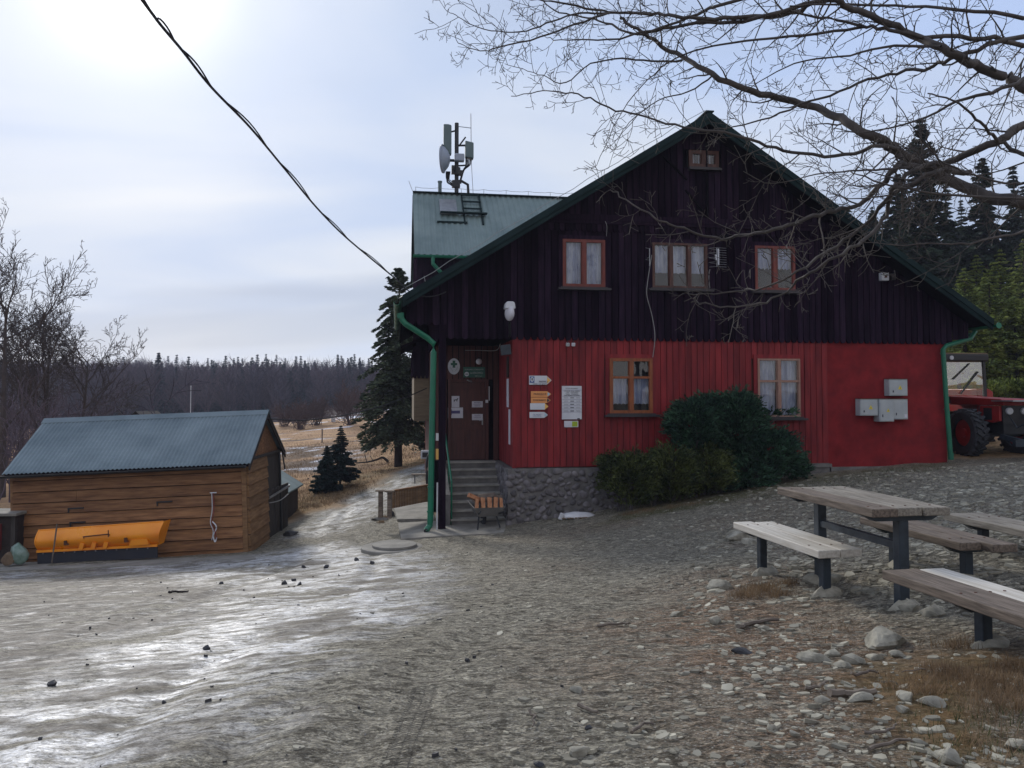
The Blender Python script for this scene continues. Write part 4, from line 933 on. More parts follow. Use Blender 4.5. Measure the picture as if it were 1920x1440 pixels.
Md = Matrix.Rotation(R(-14), 3, 'Z')
b.add([Md @ Vector(v)+Vector((cxd-.14, -.15, czd)) for v in vs], fs); part(b, 'dish', MT['dish'], mast, smooth=True)
b = MB(); b.obox((cxd+.42, -.15, mm(0,297)[1]), (.34, .26, .26)); part(b, 'radio_unit', MT['dish'], mast, bevel=.03)
b = MB(); b.cyl((.02,-.12,mm(0,322)[1]),.11,.25,10); b.obox((.1,-.1,mm(0,325)[1]),(.2,.2,.16)); b.obox((-.12,0,mm(0,318)[1]),(.12,.2,.28)); part(b, 'clamp', MT['dmetal'], mast)
b = MB(); b.obox((-.02,0,mm(0,345)[1]),(.28,.2,.24)); part(b, 'clamp', MT['dmetal'], mast)
b = MB()
for (pa, pb, r) in (((846,245),(853,243),.03),((856,271),(872,270),.035),((860,272),(873,254),.03),((856,310),(874,308),.03),((874,308),(874,262),.03),((840,300),(856,300),.05)): 
    a = mm(*pa); c = mm(*pb); b.tube([(a[0],0,a[1]),(c[0],0,c[1])], r, 6)
part(b, 'bracket', MT['dmetal'], mast)
b = MB(); b.tube([(mm(884,0)[0],0,mm(0,300)[1]),(mm(883,0)[0],0,mm(0,208)[1])], .014, 5); b.tube([(0,0,mm(0,234)[1]),(mm(883,0)[0],0,mm(0,236)[1])], .014, 5); b.tube([(mm(884,0)[0],0,mm(0,300)[1]),(mm(888,0)[0],0,.0)], .01, 5); part(b, 'lightning_rod', MT['galv'], mast)
b = MB(); rr = random.Random(3)
for k in range(7):
    a = mm(873+k*2, 296); c = mm(869+rr.uniform(-2,2), 318+rr.uniform(-3,4)); d = mm(862+rr.uniform(-3,3), 345)
    b.tube(smooth_path([(a[0],0,a[1]),((a[0]+c[0])/2+.08,-.05,(a[1]+c[1])/2),(c[0],-.05,c[1]),(d[0],-.08,d[1])], 4), .014, 4)
for k in range(6):
    a = mm(836+k*1.5, 322); c = mm(843+k, 345+rr.uniform(-4,4)); d = mm(853, 352)
    b.tube(smooth_path([(a[0],-.05,a[1]),(c[0]-.12,-.05,c[1]+.1),(c[0],-.05,c[1]),(d[0],0,d[1])], 4), .015, 4)
part(b, 'cable', MT['cable'], mast)

# ------------------------------------------------------------------ porch surroundings
def on_ground(px, py, dz=0):
    p = gpt(px, py); return Vector((p.x, p.y, gz(p.x, p.y)+dz))
def draped(poly_px, name, mat, off=.03, step=.25, thick=.08, top=None):
    P = [gpt(*p) for p in poly_px]; xs = [p.x for p in P]; ys = [p.y for p in P]; poly = [(p.x, p.y) for p in P]
    b = MB(); n = 26; A0, B0, C0, D0 = P; vs = []; fs = []
    for i in range(n+1):
        for j in range(n+1):
            s, t = i/n, j/n; q = (A0*(1-s)+B0*s)*(1-t)+(D0*(1-s)+C0*s)*t
            vs.append((q.x, q.y, float(hbase(np.array([q.x]), np.array([q.y]))[0])+off+.03))
    for i in range(n):
        for j in range(n): a = i*(n+1)+j; fs.append((a, a+n+1, a+n+2, a+1))
    rim = [j for j in range(n+1)]+[i*(n+1)+n for i in range(1, n+1)]+[n*(n+1)+j for j in range(n-1, -1, -1)]+[i*(n+1) for i in range(n-1, 0, -1)]
    o = len(vs); vs += [(vs[k][0], vs[k][1], vs[k][2]-thick-.1) for k in rim]; m = len(rim)
    for k in range(m): fs.append((rim[k], rim[(k+1) % m], o+(k+1) % m, o+k))
    b.add(vs, fs); return b.build(name, mat)
tag(draped([(737,950),(806,946),(815,978),(745,979)], 'concrete_path', MT['conc'], .04), kind='structure')
tag(draped([(746,983),(950,976),(945,1001),(752,1014)], 'concrete_apron', MT['conc'], .0), kind='structure')
# manhole
p = on_ground(735, 1029); t = empty('manhole_cover', p, (0,0,0), 'round concrete manhole with its lid set in the icy yard', 'manhole')
b = MB(); b.cyl((0,0,-.03), .62, .14, 36); part(b, 'collar', MT['conc'], t, bevel=.02)
b = MB(); b.cyl((0.05,.0,.065), .45, .05, 36); part(b, 'lid', MT['conc'], t, bevel=.01)
# picket fence
fa = on_ground(722, 962); fb = Vector(hw(.0, .6, 0)); fa = at(726, 955, 18.6); fb = at(803, 940, 20.0)
fence = empty('picket_fence', fa, (0,0,0), 'low brown picket fence rising beside the concrete path', 'fence')
dv = fb-fa; b = MB()
for k in range(26):
    q = dv*(k+.5)/26; b.beam(q+Vector((0,0,.0)), q+Vector((0,0,.40)), .03, .055, (0,1,0))
part(b, 'picket', MT['plankl'], fence); fence.children[0]['label'] = 'row of narrow brown pickets'
b = MB(); b.beam((0,0,.42), dv+Vector((0,0,.42)), .09, .045); part(b, 'top_rail', MT['plank'], fence)
for (x, y) in ((-.14, -.1), (.09, -.2)):
    b = MB(); b.beam((x, y, -.18), (x, y, .44), .10, .10); b.obox((x, y, .46), (.22, .2, .035)); part(b, 'post', MT['woodb'], fence)
# black handrail
t = empty('pipe_handrail', at(801, 930, 20.2), (0,0,0), 'bent black pipe handrail behind the green downpipe', 'handrail')
b = MB(); b.tube(smooth_path([(.12,0,1.14),(.0,0,.98),(-.01,0,.5),(.0,0,.02),(-.05,0,.0)], 4), .03, 8); part(b, 'rail', MT['cable'], t)
# distant bench by the wall
t = empty('garden_bench', at(790, 906, 24), (0,0,R(6)), 'small thin legged bench beyond the picket fence', 'bench')
b = MB(); b.box((-.3,-.15,.26),(.5,.15,.29)); part(b, 'seat', MT['woodb'], t)
for x in (-.2, .3):
    b = MB(); b.tube([(x,-.1,0),(x,-.1,.26)], .02, 6); b.tube([(x,.1,0),(x,.1,.26)], .02, 6); part(b, 'leg', MT['galv'], t)
t = empty('utility_box', at(798, 860, 24), (0,0,0), 'small white utility box at the far side wall', 'box')
b = MB(); b.box((-.14,-.1,0),(.14,.1,.26)); part(b, 'housing', MT['white'], t, bevel=.02); b = MB(); b.box((-.09,-.115,.05),(.09,-.101,.2)); part(b, 'grille', MT['sill'], t)
# stone slab beside grass tuft
def rockmesh(seed, sx, sy, sz):
    b = MB(); vs, fs = pebble(b, (0,0,0), sx, sy, sz, seed, 9, 15); rr = random.Random(seed); pl = [(Vector((rr.uniform(-1,1), rr.uniform(-1,1), rr.uniform(-.3,1))).normalized(), rr.uniform(.42,.74)) for _ in range(12)]
    out = []
    for v in vs:
        p = Vector((v[0]/sx, v[1]/sy, v[2]/sz))
        for n_, d_ in pl:
            q = p.dot(n_)
            if q > d_: p -= n_*(q-d_)
        p *= 1+rr.uniform(-.03, .03); out.append((p.x*sx, p.y*sy, p.z*sz))
    b.add(out, fs); return b
def rock(px, py, w, label, mat='rock', h=.5, dep=.8, cat='rock', name='rock', group=None, seed=None, sink=.1):
    p = on_ground(px, py); s = w/1450*p.y/2*(1.2 if mat == 'rock' else .95); b = rockmesh(seed or int(px*7+py), s, s*dep, s*h)
    o = b.build(name, MT[mat], None, (p.x, p.y, p.z+s*h*(1-sink)*.6), (random.uniform(-.1,.1), random.uniform(-.1,.1), random.uniform(0, 3))); 
    o.rotation_euler[2] = random.uniform(-.3, .3)
    return tag(o, label, cat, group)
rock(712, 974, 44, 'flat pale slab of stone by the road left of the tan grass tuft', 'conc', .22)
rock(735, 968, 22, 'dark block of stone behind the tan grass tuft by the road', 'rockd', .7)
# wheelbarrow with logs
wb_u, wb_z = hp(912, 985, -.35)
wb = empty('wheelbarrow', hw(wb_u+.02, -.25, 0.03), (0,0,A+R(4)), 'dark wheelbarrow loaded with split firewood at the foot of the stairs', 'wheelbarrow')
b = MB(); top = [(-.36,-.35,.52),(.36,-.35,.52),(.40,.40,.60),(-.40,.40,.60)]; bot = [(-.22,-.2,.30),(.22,-.2,.30),(.25,.25,.32),(-.25,.25,.32)]
ins = [(x*.94, y*.94, z) for x, y, z in top]; inb = [(x*.92, y*.92, z+.02) for x, y, z in bot]
b.add(bot+top+ins+inb, [(0,3,2,1),(0,1,5,4),(1,2,6,5),(2,3,7,6),(3,0,4,7),(4,5,9,8),(5,6,10,9),(6,7,11,10),(7,4,8,11),(8,9,13,12),(9,10,14,13),(10,11,15,14),(11,8,12,15),(12,13,14,15)])
part(b, 'tray', MT['concd'], wb)
b = MB(); vs=[]; fs=[]; R0, r0 = .17, .045
for i in range(20):
    for j in range(8): a=2*math.pi*i/20; c=2*math.pi*j/8; vs.append((r0*math.sin(c), (R0+r0*math.cos(c))*math.cos(a)+.45, (R0+r0*math.cos(c))*math.sin(a)+.215))
for i in range(20):
    for j in range(8): fs.append((i*8+j, ((i+1)%20)*8+j, ((i+1)%20)*8+(j+1)%8, i*8+(j+1)%8))
b.add(vs, fs); part(b, 'wheel', MT['tyre'], wb, smooth=True)
for sx in (-1, 1):
    b = MB(); b.tube([(sx*.2,-.1,.31),(sx*.27,-.3,.0),(sx*.22,-.36,0)], .018, 6); part(b, 'leg', MT['dmetal'], wb)
    b = MB(); b.tube([(sx*.06,.47,.2),(sx*.2,.1,.29),(sx*.26,-.45,.42),(sx*.28,-.75,.50)], .018, 6); part(b, 'handle', MT['dmetal'], wb)
Mw = Matrix.Rotation(A+R(4), 3, 'Z'); wloc = Vector(wb.location)
li = 0
logd = [(-.27,.58,.08,'pale split log standing at the left front of the wheelbarrow load'),(-.13,.60,.1,'second split log from the left at the front of the load'),(.02,.60,.11,'split log upright in the middle front of the load'),(.16,.60,.1,'split log right of the middle at the front of the load'),(.29,.58,.08,'split log at the right front edge of the wheelbarrow load')]
for x, zz, w, lb in logd:
    b = MB(); b.prism([(-w*.5,-.13),(w*.45,-.14),(w*.5,.12),(-w*.3,.14)], -.06, .10)
    o = b.build('firewood_log', MT['logs'], None, wloc+Mw @ Vector((x, -.20, zz)), (R(-12), R(random.uniform(-8, 8)), A)); tag(o, lb, 'log', 'split logs in the wheelbarrow')
for x, y, zz, an, lb in ((-.26,.0,.70,25,'split log tipping out at the left top of the load'),(.0,.05,.74,-8,'bark covered log lying across the top of the load'),(.18,.1,.70,6,'log lying on the right top of the load'),(-.1,.2,.66,-12,'log at the back of the wheelbarrow load'),(.05,-.05,.65,3,'split log lying behind the upright pieces')):
    b = MB(); b.prismx([(-.05,-.04),(.06,-.05),(.05,.05),(-.03,.05)], -.2, .2)
    o = b.build('firewood_log', MT['stick'] if 'bark' in lb or 'back' in lb or 'right' in lb else MT['logs'], None, wloc+Mw @ Vector((x, y, zz)), (0, R(an), A+R(an))); tag(o, lb, 'log', 'split logs in the wheelbarrow')
# white sack on the ground
p = on_ground(1080, 972); b = MB(); vs, fs = pebble(b, (0,0,0), .36, .18, .10, 4, 9, 18)
rr = random.Random(2); b.add([(x*(1+rr.uniform(-.06,.06)), y, max(z*(1+rr.uniform(-.2,.2)), -.04)) for x, y, z in vs], fs)
sk = empty('white_sack', p+Vector((.03,0,.03)), (0,0,.15), 'crumpled white plastic sack lying against the stone plinth', 'sack'); part(b, 'sack', MT['bag'], sk, smooth=True)
b = MB()
for k in range(7): b.obox((-.36+.09*k+rr.uniform(-.03,.03), -.17+rr.uniform(-.04,.04), -.0), (.09,.06,.02), Matrix.Rotation(rr.uniform(0,3),3,'Z'))
part(b, 'scrap', MT['card'], sk); b = MB(); b.obox((-.40,-.10,.03),(.10,.05,.16),Matrix.Rotation(.4,3,'Y')); part(b, 'sack_neck', MT['bag'], sk, bevel=.02)

# ------------------------------------------------------------------ shed
SY = R(4); ST = R(-2.2)
shed = empty('wooden_shed', (-5.745, 17.0, -.36), (0, ST, SY), 'brown plank woodshed with a blue grey corrugated roof beside the icy road', 'shed')
SW, SD = 4.92, 3.1; EZ = 2.03; RZ = 3.0
bd = MB(); H = EZ/8
def plank_rows(mb, x0, x1, z0, z1, n, y0, y1):
    h = (z1-z0)/n
    for i in range(n):
        a = z0+i*h+.008; c = z0+(i+1)*h-.010; cuts = sorted([x0, x1]+([x0+(x1-x0)*random.uniform(.25,.75)] if random.random() < .6 and x1-x0 > 3 else []))
        for p_, q_ in zip(cuts[:-1], cuts[1:]): mb.prismx([(y0-.032, a), (y1, a), (y1, c), (y0, c)], p_+.002, q_-.002)
plank_rows(bd, -SW, -.10, -.12, EZ, 9, -.03, .0); part(bd, 'front_wall', MT['plank'], shed)
b = MB(); b.box((-.10, -.045, -.12), (.0, .06, EZ)); part(b, 'corner_post', MT['plankl'], shed); b = MB(); b.box((-SW-.02, -.04, -.12), (-SW+.03, .06, EZ)); part(b, 'corner_post', MT['plankl'], shed)
b = MB(); b.box((-SW, .02, -.3), (-.05, .05, EZ)); b.box((-SW, .05, -.3), (-SW+.04, SD, EZ)); b.box((-SW, SD-.04, -.3), (-.02, SD, EZ)); part(b, 'inner_wall', MT['soffit'], shed)
b = MB(); plank_rows(b, 0, 1.72, -.12, EZ-.02, 8, -.03, 0); part(b, 'side_wall', MT['plankl'], shed, loc=(.0, .0, 0), rot=(0,0,R(90)))
b = MB(); n = 14
for i in range(n):
    y0 = SD*i/n; y1 = SD*(i+1)/n-.008; f = lambda y: EZ+(RZ-EZ)*(1-abs(y-SD/2)/(SD/2))-.06
    b.add([(x, y, z) for x in (-.02, .01) for y, z in ((y0, EZ), (y1, EZ), (y1, f(y1)), (y0, f(y0)))], [(3,2,1,0),(4,5,6,7),(0,1,5,4),(1,2,6,5),(2,3,7,6),(3,0,4,7)])
part(b, 'gable', MT['plank'], shed); b = MB(); b.box((-.03, 1.75, -.2), (.0, SD, EZ)); b.box((-.02, -.05, EZ-.03), (.05, SD+.1, EZ+.03)); part(b, 'bay_shade_and_beam', MT['plankd'], shed)  # dark panel stands for the shade in the open bay, eave beam above
b = MB(); sl = (RZ-EZ)/(SD/2); ex = .20
corr(b, -SW-.10, .14, -ex, EZ-ex*sl+.06, SD/2, RZ+.06, .0875, .020); corr(b, -SW-.10, .14, SD+ex, EZ-ex*sl+.06, SD/2, RZ+.06, .0875, .020); part(b, 'roof', MT['roofb'], shed)
b = MB(); b.prismx([(SD/2-.14,RZ-.02),(SD/2,RZ+.085),(SD/2+.14,RZ-.02),(SD/2+.14,RZ+.0),(SD/2,RZ+.105),(SD/2-.14,RZ+.0)], -SW-.11, .15); part(b, 'ridge_cap', MT['roofb'], shed)
b = MB()
for y0, y1 in ((-ex, SD/2), (SD+ex, SD/2)):
    z0 = EZ-ex*sl+.04; b.add([(x, y, z) for x in (.10, .13) for y, z in ((y0, z0), (y1, RZ+.04), (y1, RZ-.1), (y0, z0-.12))], [(3,2,1,0),(4,5,6,7),(0,1,5,4),(1,2,6,5),(2,3,7,6),(3,0,4,7)])
part(b, 'verge_board', MT['wdark'], shed)
b = MB(); half_gutter(b, (-SW-.5, -ex-.05, EZ-ex*sl+.03), (.05, -ex-.05, EZ-ex*sl+.03), .055); part(b, 'gutter', MT['dmetal'], shed)
b = MB(); b.prismx([(-ex,EZ-ex*sl),(-ex,EZ-ex*sl+.04),(.0,EZ+.03),(.0,EZ-.01)], -SW-.05, .1); part(b, 'eave_board', MT['soffit'], shed)
b = MB(); b.tube([(.06,SD-.2,EZ-.02),(.06,SD-.2,-.2)], .03, 6); b.tube([(.06,SD+.1,EZ-.02),(.12,SD+.1,EZ-.5)], .02, 6); part(b, 'shed_post', MT['dmetal'], shed)
b = MB(); 
for (x, z) in ((-3.75,1.15),(-3.72,.85),(-1.9,1.2)): b.box((x,-.075,z),(x+.33,-.058,z+.03)); b.box((x,-.07,z-.07),(x+.03,-.058,z))
part(b, 'wall_bracket', MT['dmetal'], shed)
# lean-to panel fence and little green roof behind
t = empty('plank_gate', (-5.93,18.9,-.5), (0,0,R(90)), 'dark weathered board panel standing behind the shed corner', 'fence')
b = MB(); boards(b, 0, 1.7, 0, lambda u: 1.28, .13, 0, .03); part(b, 'panel', MT['plankd'], t)
b = MB(); b.beam((.0,-.03,1.1),(1.7,-.03,1.2),.03,.05); part(b, 'rail', MT['galv'], t)
t = empty('lean_to', at(526, 1000, 21.5), (0,0,R(4)), 'small dark outbuilding with a sloping green tin roof behind the shed', 'outbuilding')
b = MB(); b.add([(-.75,-.1,1.75),(.22,-.1,1.13),(.22,2,1.13),(-.75,2,1.75),(-.75,-.1,1.71),(.22,-.1,1.09),(.22,2,1.09),(-.75,2,1.71)],[(0,1,2,3),(7,6,5,4),(0,4,5,1),(1,5,6,2),(2,6,7,3),(3,7,4,0)]); part(b, 'roof', MT['roofg'], t)
b = MB(); b.prism([(-.7,-.2),(.08,-.2),(.08,1.15),(-.7,1.68)], 0, 1.9); part(b, 'wall', MT['plankd'], t)
b = MB(); b.tube([(.14,-.1,1.1),(.1,-.1,.9),(.1,-.1,.0)], .035, 6); part(b, 'downpipe', MT['galv'], t)
rock(545, 1004, 40, 'low dark mound of stone at the end of the board panel', 'rockd', .35)
# rope swag at the panel
b = MB(); b.tube(smooth_path([at(505,943,18.9), at(525,938,19.3), at(541,926,20)], 5), .012, 5); tag(b.build('rope', MT['wire']), 'pale rope slung along the board panel behind the shed', 'rope')
# barrier tape on the shed wall
t = empty('barrier_tape', at(399, 925, 16.85), (0,0,SY), 'strand of red and white barrier tape hanging on the shed wall', 'tape')
for k, (x0, mt) in enumerate(((-.02,'white'),(.015,'bin'))):
    b = MB(); P = smooth_path([(x0,0,0),(x0+.02,-.02,-.35),(x0-.015,-.02,-.62),(x0+.05,-.03,-.80),(x0+.02+.06*k,-.02,-1.0)], 6)
    for a, c in zip(P[:-1], P[1:]): b.beam(a, c, .012, .028, (0,1,0))
    part(b, 'white_band' if k == 0 else 'red_band', MT[mt], t)
b = MB(); b.tube(smooth_path([(.0,-.02,-.6),(.10,-.04,-.72),(.03,-.02,-.9),(.07,-.03,-1.04),(.10,-.02,-.95)], 5), .014, 5); b.tube([(-.06,0,.01),(.08,0,.015)], .012, 5); part(b, 'knot', MT['white'], t)
# snow plough blade
pp_ = on_ground(66, 1054); PL = 2.42
plow = empty('snow_plough', at(70, 1052, 16.1)+Vector((0,0,.0)), (0, ST, SY), 'orange curved snow plough blade with a black rubber edge leaning at the shed', 'snow plough')
b = MB(); n, m = 40, 14; vs = []; fs = []
def bl(s, t, off=0):
    h = .42+.06*s; a = t; y = .10-.19*math.sin(math.pi*(.08+a*.86)); z = .20+h*a; return (s*PL+.10*s*a, y+off, z)
for i in range(n+1):
    for j in range(m+1): vs.append(bl(i/n, j/m))
for i in range(n):
    for j in range(m): k = i*(m+1)+j; fs.append((k, k+m+1, k+m+2, k+1))
o = len(vs); vs += [(x, y+.03, z) for x, y, z in vs]; fs += [tuple(o+q for q in reversed(f)) for f in fs[:n*m]]
b.add(vs, fs); part(b, 'blade', MT['orange'], plow, smooth=True)
b = MB(); b.tube([bl(i/n, 1) for i in range(n+1)], .016, 6); b.beam((0,-.01,.20),(PL+.0,-.01,.20),.05,.05); part(b, 'blade_rim', MT['orange'], plow)
for s in (0, 1):
    b = MB(); P = [bl(s, j/m) for j in range(m+1)]; vs = []; 
    for (x, y, z) in P: f_ = .10*(z-.2); vs += [(x, y-.015, z), (x+f_, .30 if s else y+.05, z), (x+.02, y-.015, z), (x+.02+f_, .30 if s else y+.05, z)]
    fs = []
    for j in range(m): k = j*4; fs += [(k, k+1, k+5, k+4), (k+2, k+6, k+7, k+3), (k, k+4, k+6, k+2), (k+1, k+3, k+7, k+5)]
    b.add(vs, fs); part(b, 'end_plate', MT['orange'], plow)
b = MB(); b.box((.0,-.0,-.06),(PL-.02,.05,.19)); part(b, 'rubber_edge', MT['edge'], plow)
b = MB()
for k in range(11): b.cyl((.12+k*.21, -.005, .15), .012, .02, 8, 'y')
part(b, 'bolt', MT['galv'], plow)
b = MB()
for x in (.92, 1.16, 1.40): b.obox((x, -.05, .27), (.08, .08, .13), Matrix.Rotation(.3, 3, 'Y'))
part(b, 'tab', MT['orange'], plow); b = MB(); b.prism([(1.87,.23),(2.27,.24),(2.24,.36),(1.92,.35)], -.09, .0); part(b, 'deflector', MT['orange'], plow)
b = MB(); b.tube([(.98,-.02,.36),(.98,-.12,.47),(1.48,-.12,.50),(1.5,-.02,.44)], .013, 6); b.tube([(1.48,-.12,.44),(1.48,-.12,.58)], .011, 5)
part(b, 'push_bar', MT['rust'], plow)
for x in (.62, 1.82): b = MB(); b.obox((x, -.09, .36), (.05,.08,.09)); b.obox((x+.02,-.11,.33),(.07,.05,.02)); part(b, 'hinge_bracket', MT['rust'], plow)
b = MB(); b.tube([at(97,1056,15.95), at(106,990,16.0), at(107,982,16.02)], [.012,.016,.013], 6); tag(b.build('wooden_stick', MT['stick']), 'thin wooden stick leaning on the orange plough blade', 'stick')
# plastic bag & cardboard & crate at the far left
t = tag(rockmesh(5, .24, .2, .24).build('plastic_bag', MT['bagg'], None, at(38,1038,15.9)+Vector((0,0,.02)), smooth=True), 'crumpled milky green plastic bag at the left end of the plough', 'bag')
t = tag(rockmesh(9, .16, .14, .17).build('cardboard_scrap', MT['card'], None, at(15,1045,15.8)), 'crumpled brown cardboard left of the green plastic bag', 'cardboard')
t = empty('covered_crate', at(0, 1050, 16.3), (0,0,SY), 'dark crate with a pale slab lid at the left edge beside the shed', 'crate')
b = MB(); b.box((-.6,-.1,.92),(.36,.7,.98)); part(b, 'lid', MT['conc'], t, bevel=.01)
b = MB(); b.box((-.55,.05,-.1),(.30,.65,.919)); part(b, 'body', MT['wdark'], t); b = MB(); b.box((.22,-.03,-.1),(.30,.045,.919)); part(b, 'post', MT['plankd'], t); b = MB(); b.box((-.55,-.02,.2),(.0,.045,.75)); part(b, 'red_panel', MT['bin'], t)
# concrete kerb strip in front of the shed
tag(draped([(0,1056),(470,1041),(480,1049),(0,1072)], 'kerb_strip', MT['conc'], -.02, thick=.1), kind='structure')
# far hut roof peeping over the ridge, thin poles
t = empty('distant_hut', at(268, 786, 30), (0,0,R(-30)), 'dark distant hut whose roof peak shows above the shed ridge', 'hut')
b = MB(); b.prism([(-.8,.0),(.8,.0),(.8,.25),(0,.66),(-.8,.25)], -.5, 1.2); part(b, 'walls', MT['wdark'], t); b = MB()
for s in (-1, 1): b.add([(0,-.7,.70),(0,1.4,.70),(s*1.0,1.4,.20),(s*1.0,-.7,.20),(0,-.7,.66),(0,1.4,.66),(s*1.0,1.4,.16),(s*1.0,-.7,.16)], [(0,1,2,3),(4,7,6,5),(0,3,7,4),(1,5,6,2),(2,6,7,3)])
part(b, 'roof', MT['plankd'], t); t.scale = (.45,)*3
def pole(px, py0, py1, Y, r, label, mat='white', name='pole', cat='pole'):
    a = at(px, py0, Y); c = at(px, py1, Y); b = MB(); b.tube([(0,0,-.3),(0,0,(c-a).length)], r, 6); b.cyl((0,0,(c-a).length),r*1.4,.04,6); return tag(b.build(name, MT[mat], None, a), label, cat)
pole(357, 790, 724, 32, .018, 'thin white pole rising behind the shed ridge')
pole(578, 918, 897, 32, .025, 'thin pale stake standing in the tan field', 'stick', 'field_stake', 'stake')
pole(604, 824, 805, 55, .05, 'grey post at the back of the tan field', 'stick', 'field_stake', 'stake')
pole(625, 786, 779, 80, .22, 'small white marker post in front of the far forest', 'white', 'marker_post', 'post')

# ------------------------------------------------------------------ overhead cables
P = []
scr = [(262,-6,7.0),(300,45,7.5),(342,95,8.1),(395,162,8.9),(470,240,10.2),(535,318,11.6),(590,385,13.1),(640,437,14.6),(690,480,16.0),(740,521,17.2)]
P = [at(*q) for q in scr]; back = [P[0]+(P[0]-P[1])*k for k in (12, 6)]
P = smooth_path(back+P, 8); b = MB(); b.tube(P, .016, 6)
Q = [p+Vector((.02*math.sin(i*.55)+.022, 0, .022*math.cos(i*.55))) for i, p in enumerate(P)]; b.tube(Q, .010, 5)
ends = [P[-1], at(770,548,17.3), at(800,556,17.35), at(826,552,17.45), at(836,547,17.6)]; b.tube(smooth_path(ends, 5), .014, 6)
tag(b.build('power_cable', MT['cable']), 'thick twisted power cable sweeping down from the sky to the left eave', 'cable')
P = smooth_path([at(505,785,18.6), at(560,788,18.9), at(620,783,19.2), at(700,766,19.6), at(760,745,19.9), at(800,728,20.2)], 6); b = MB(); b.tube(P, .014, 5)
tag(b.build('service_cable', MT['cable']), 'thin black cable sagging from the shed ridge to the chalet', 'cable')

# ------------------------------------------------------------------ picnic table and benches
def planks(root, name, specs, L, th, zt, yaw=0):
    for (x0, x1, y0, y1, mat, lab) in specs:
        b = MB(); n = 8; vs = []; rr = random.Random(int(x0*100+L*10))
        b.box((x0, y0, zt-th), (x1, y1, zt)); o = part(b, name, MT[mat], root, bevel=.010)
        if lab: o['label'] = lab
def bench(pos, yaw, L, zs, zg, specs, legs, label, cat='bench', name='wooden_bench', legw=.08, top='seat', stretch=False, foot=True):
    root = empty(name, pos, (0, 0, yaw), label, cat)
    for i, (x0, x1, y0, y1, mat, lab) in enumerate(specs):
        b = MB(); b.box((y0, x0, zs-.07), (y1, x1, zs)); o = part(b, top+'_plank', MT[mat], root, bevel=.008)
        o.rotation_euler[2] = R(-90); o.location = (0, 0, 0)
        if lab: o['label'] = lab
    for (y, w0, w1, zgr) in legs:
        b = MB(); c = (w0+w1)/2; b.box((c-legw/2, y-legw/2, zgr-.01-pos[2]), (c+legw/2, y+legw/2, zs-.12)); part(b, 'leg', MT['steel'], root, bevel=.008)
        b = MB(); b.prism([(w0+.01, zs-.071), (w1-.01, zs-.071), (w1-.10, zs-.12), (w0+.10, zs-.12)], y-.04, y+.04); part(b, 'crossbar', MT['steel'], root)
        b = MB()
        for x in np.arange(w0+.06, w1-.03, .115): b.cyl((x, y, zs+.001), .010, .006, 8)
        part(b, 'bolt_row', MT['rust'], root)
        if foot:
            b = rockmesh(int(y*100+w0*10+7), .25, .21, .16); f = part(b, 'footing', MT['rock'], root); f.location = (c+.03, y-.02, zgr-pos[2]-.03)
    if stretch:
        b = MB(); ys = [l[0] for l in legs]; c = (legs[0][1]+legs[0][2])/2; b.box((c-.03, min(ys)+legw/2, stretch), (c+.03, max(ys)-legw/2, stretch+.06)); part(b, 'stretcher', MT['steel'], root)
    return root
# local frame: x across (right), y along (away); plank built with x<->y swapped then rotated -90deg so wood grain follows its length
def bench2(p_near, yaw, L, W, zs, cols, legys, label, **k):
    """p_near: near left top corner in world; cols: list of (x0,x1,yshift0,yshift1,mat,label)"""
    pos = (p_near.x, p_near.y, gz(p_near.x, p_near.y)); zt = p_near.z-pos[2]; specs = []
    for (x0, x1, s0, s1, mat, lab) in cols: specs.append((x0, x1, s0, L+s1, mat, lab))
    M = Matrix.Rotation(yaw, 3, 'Z'); legs = []
    for y in legys:
        w = M @ Vector((W/2, y, 0))+Vector(pos); legs.append((y, 0, W, gz(w.x, w.y)))
    return bench(pos, yaw, L, zt, 0, specs, legs, label, **k)
# the plank helper maps box(y0..y1 , x0..x1) rotated -90deg: (a,b)->(b,-a); mirror so that length runs +y
def _fix_planks():
    for o in bpy.data.objects:
        if o.type == 'MESH' and o.name.split('.')[0].endswith('_plank'):
            me = o.data
            for v in me.vertices: v.co.x = -v.co.x
            me.flip_normals()
bench2(at(1535,1033,6.95), R(11), 1.62, .44, 0, [(0,.215,0,0,'woodn','pale grey plank with a dark end'),(.225,.44,.01,-.05,'woodn','pale new plank with an orange cut end')], (.25, 1.40), 'pale bench with white planks in front of the picnic table')
b2 = bench2(at(1920,1158,4.72), R(11), 1.30, .46, 0, [(0,.30,-1.1,0,'woodb','worn brown plank with a chipped pale edge'),(.31,.52,-1.1,-.02,'woodn','newer pale plank')], (-.9, .57), 'nearest bench with one worn brown plank and one pale plank, cut by the right edge')
bench2(at(1800,1018,6.75), R(9), 1.45, .44, 0, [(0,.21,0,0,'woodb',None),(.22,.46,-.12,-.25,'woodb',None)], (.2, 1.2), 'dark brown bench on the far side of the picnic table')
bench2(at(1960,1003,7.0), R(9), 1.3, .44, 0, [(0,.21,-.3,0,'wood',None),(.22,.44,-.3,0,'wood',None)], (-.1, 1.0), 'grey bench or table edge entering at the right edge behind the dark bench')
bench2(at(1636,955,6.35), R(9.5), 1.55, .72, 0, [(0,.235,0,0,'woodb','brown table plank with a splintered notch'),(.245,.475,.03,-.02,'wood',None),(.485,.72,.01,-.01,'wood',None)], (.15, 1.37), 'weathered wooden picnic table with three planks on dark steel legs', name='picnic_table', cat='table', top='table', legw=.09, stretch=.50)
_fix_planks()
def endcap(px0, px1, py0, py1, Y, mat, label=None): pass

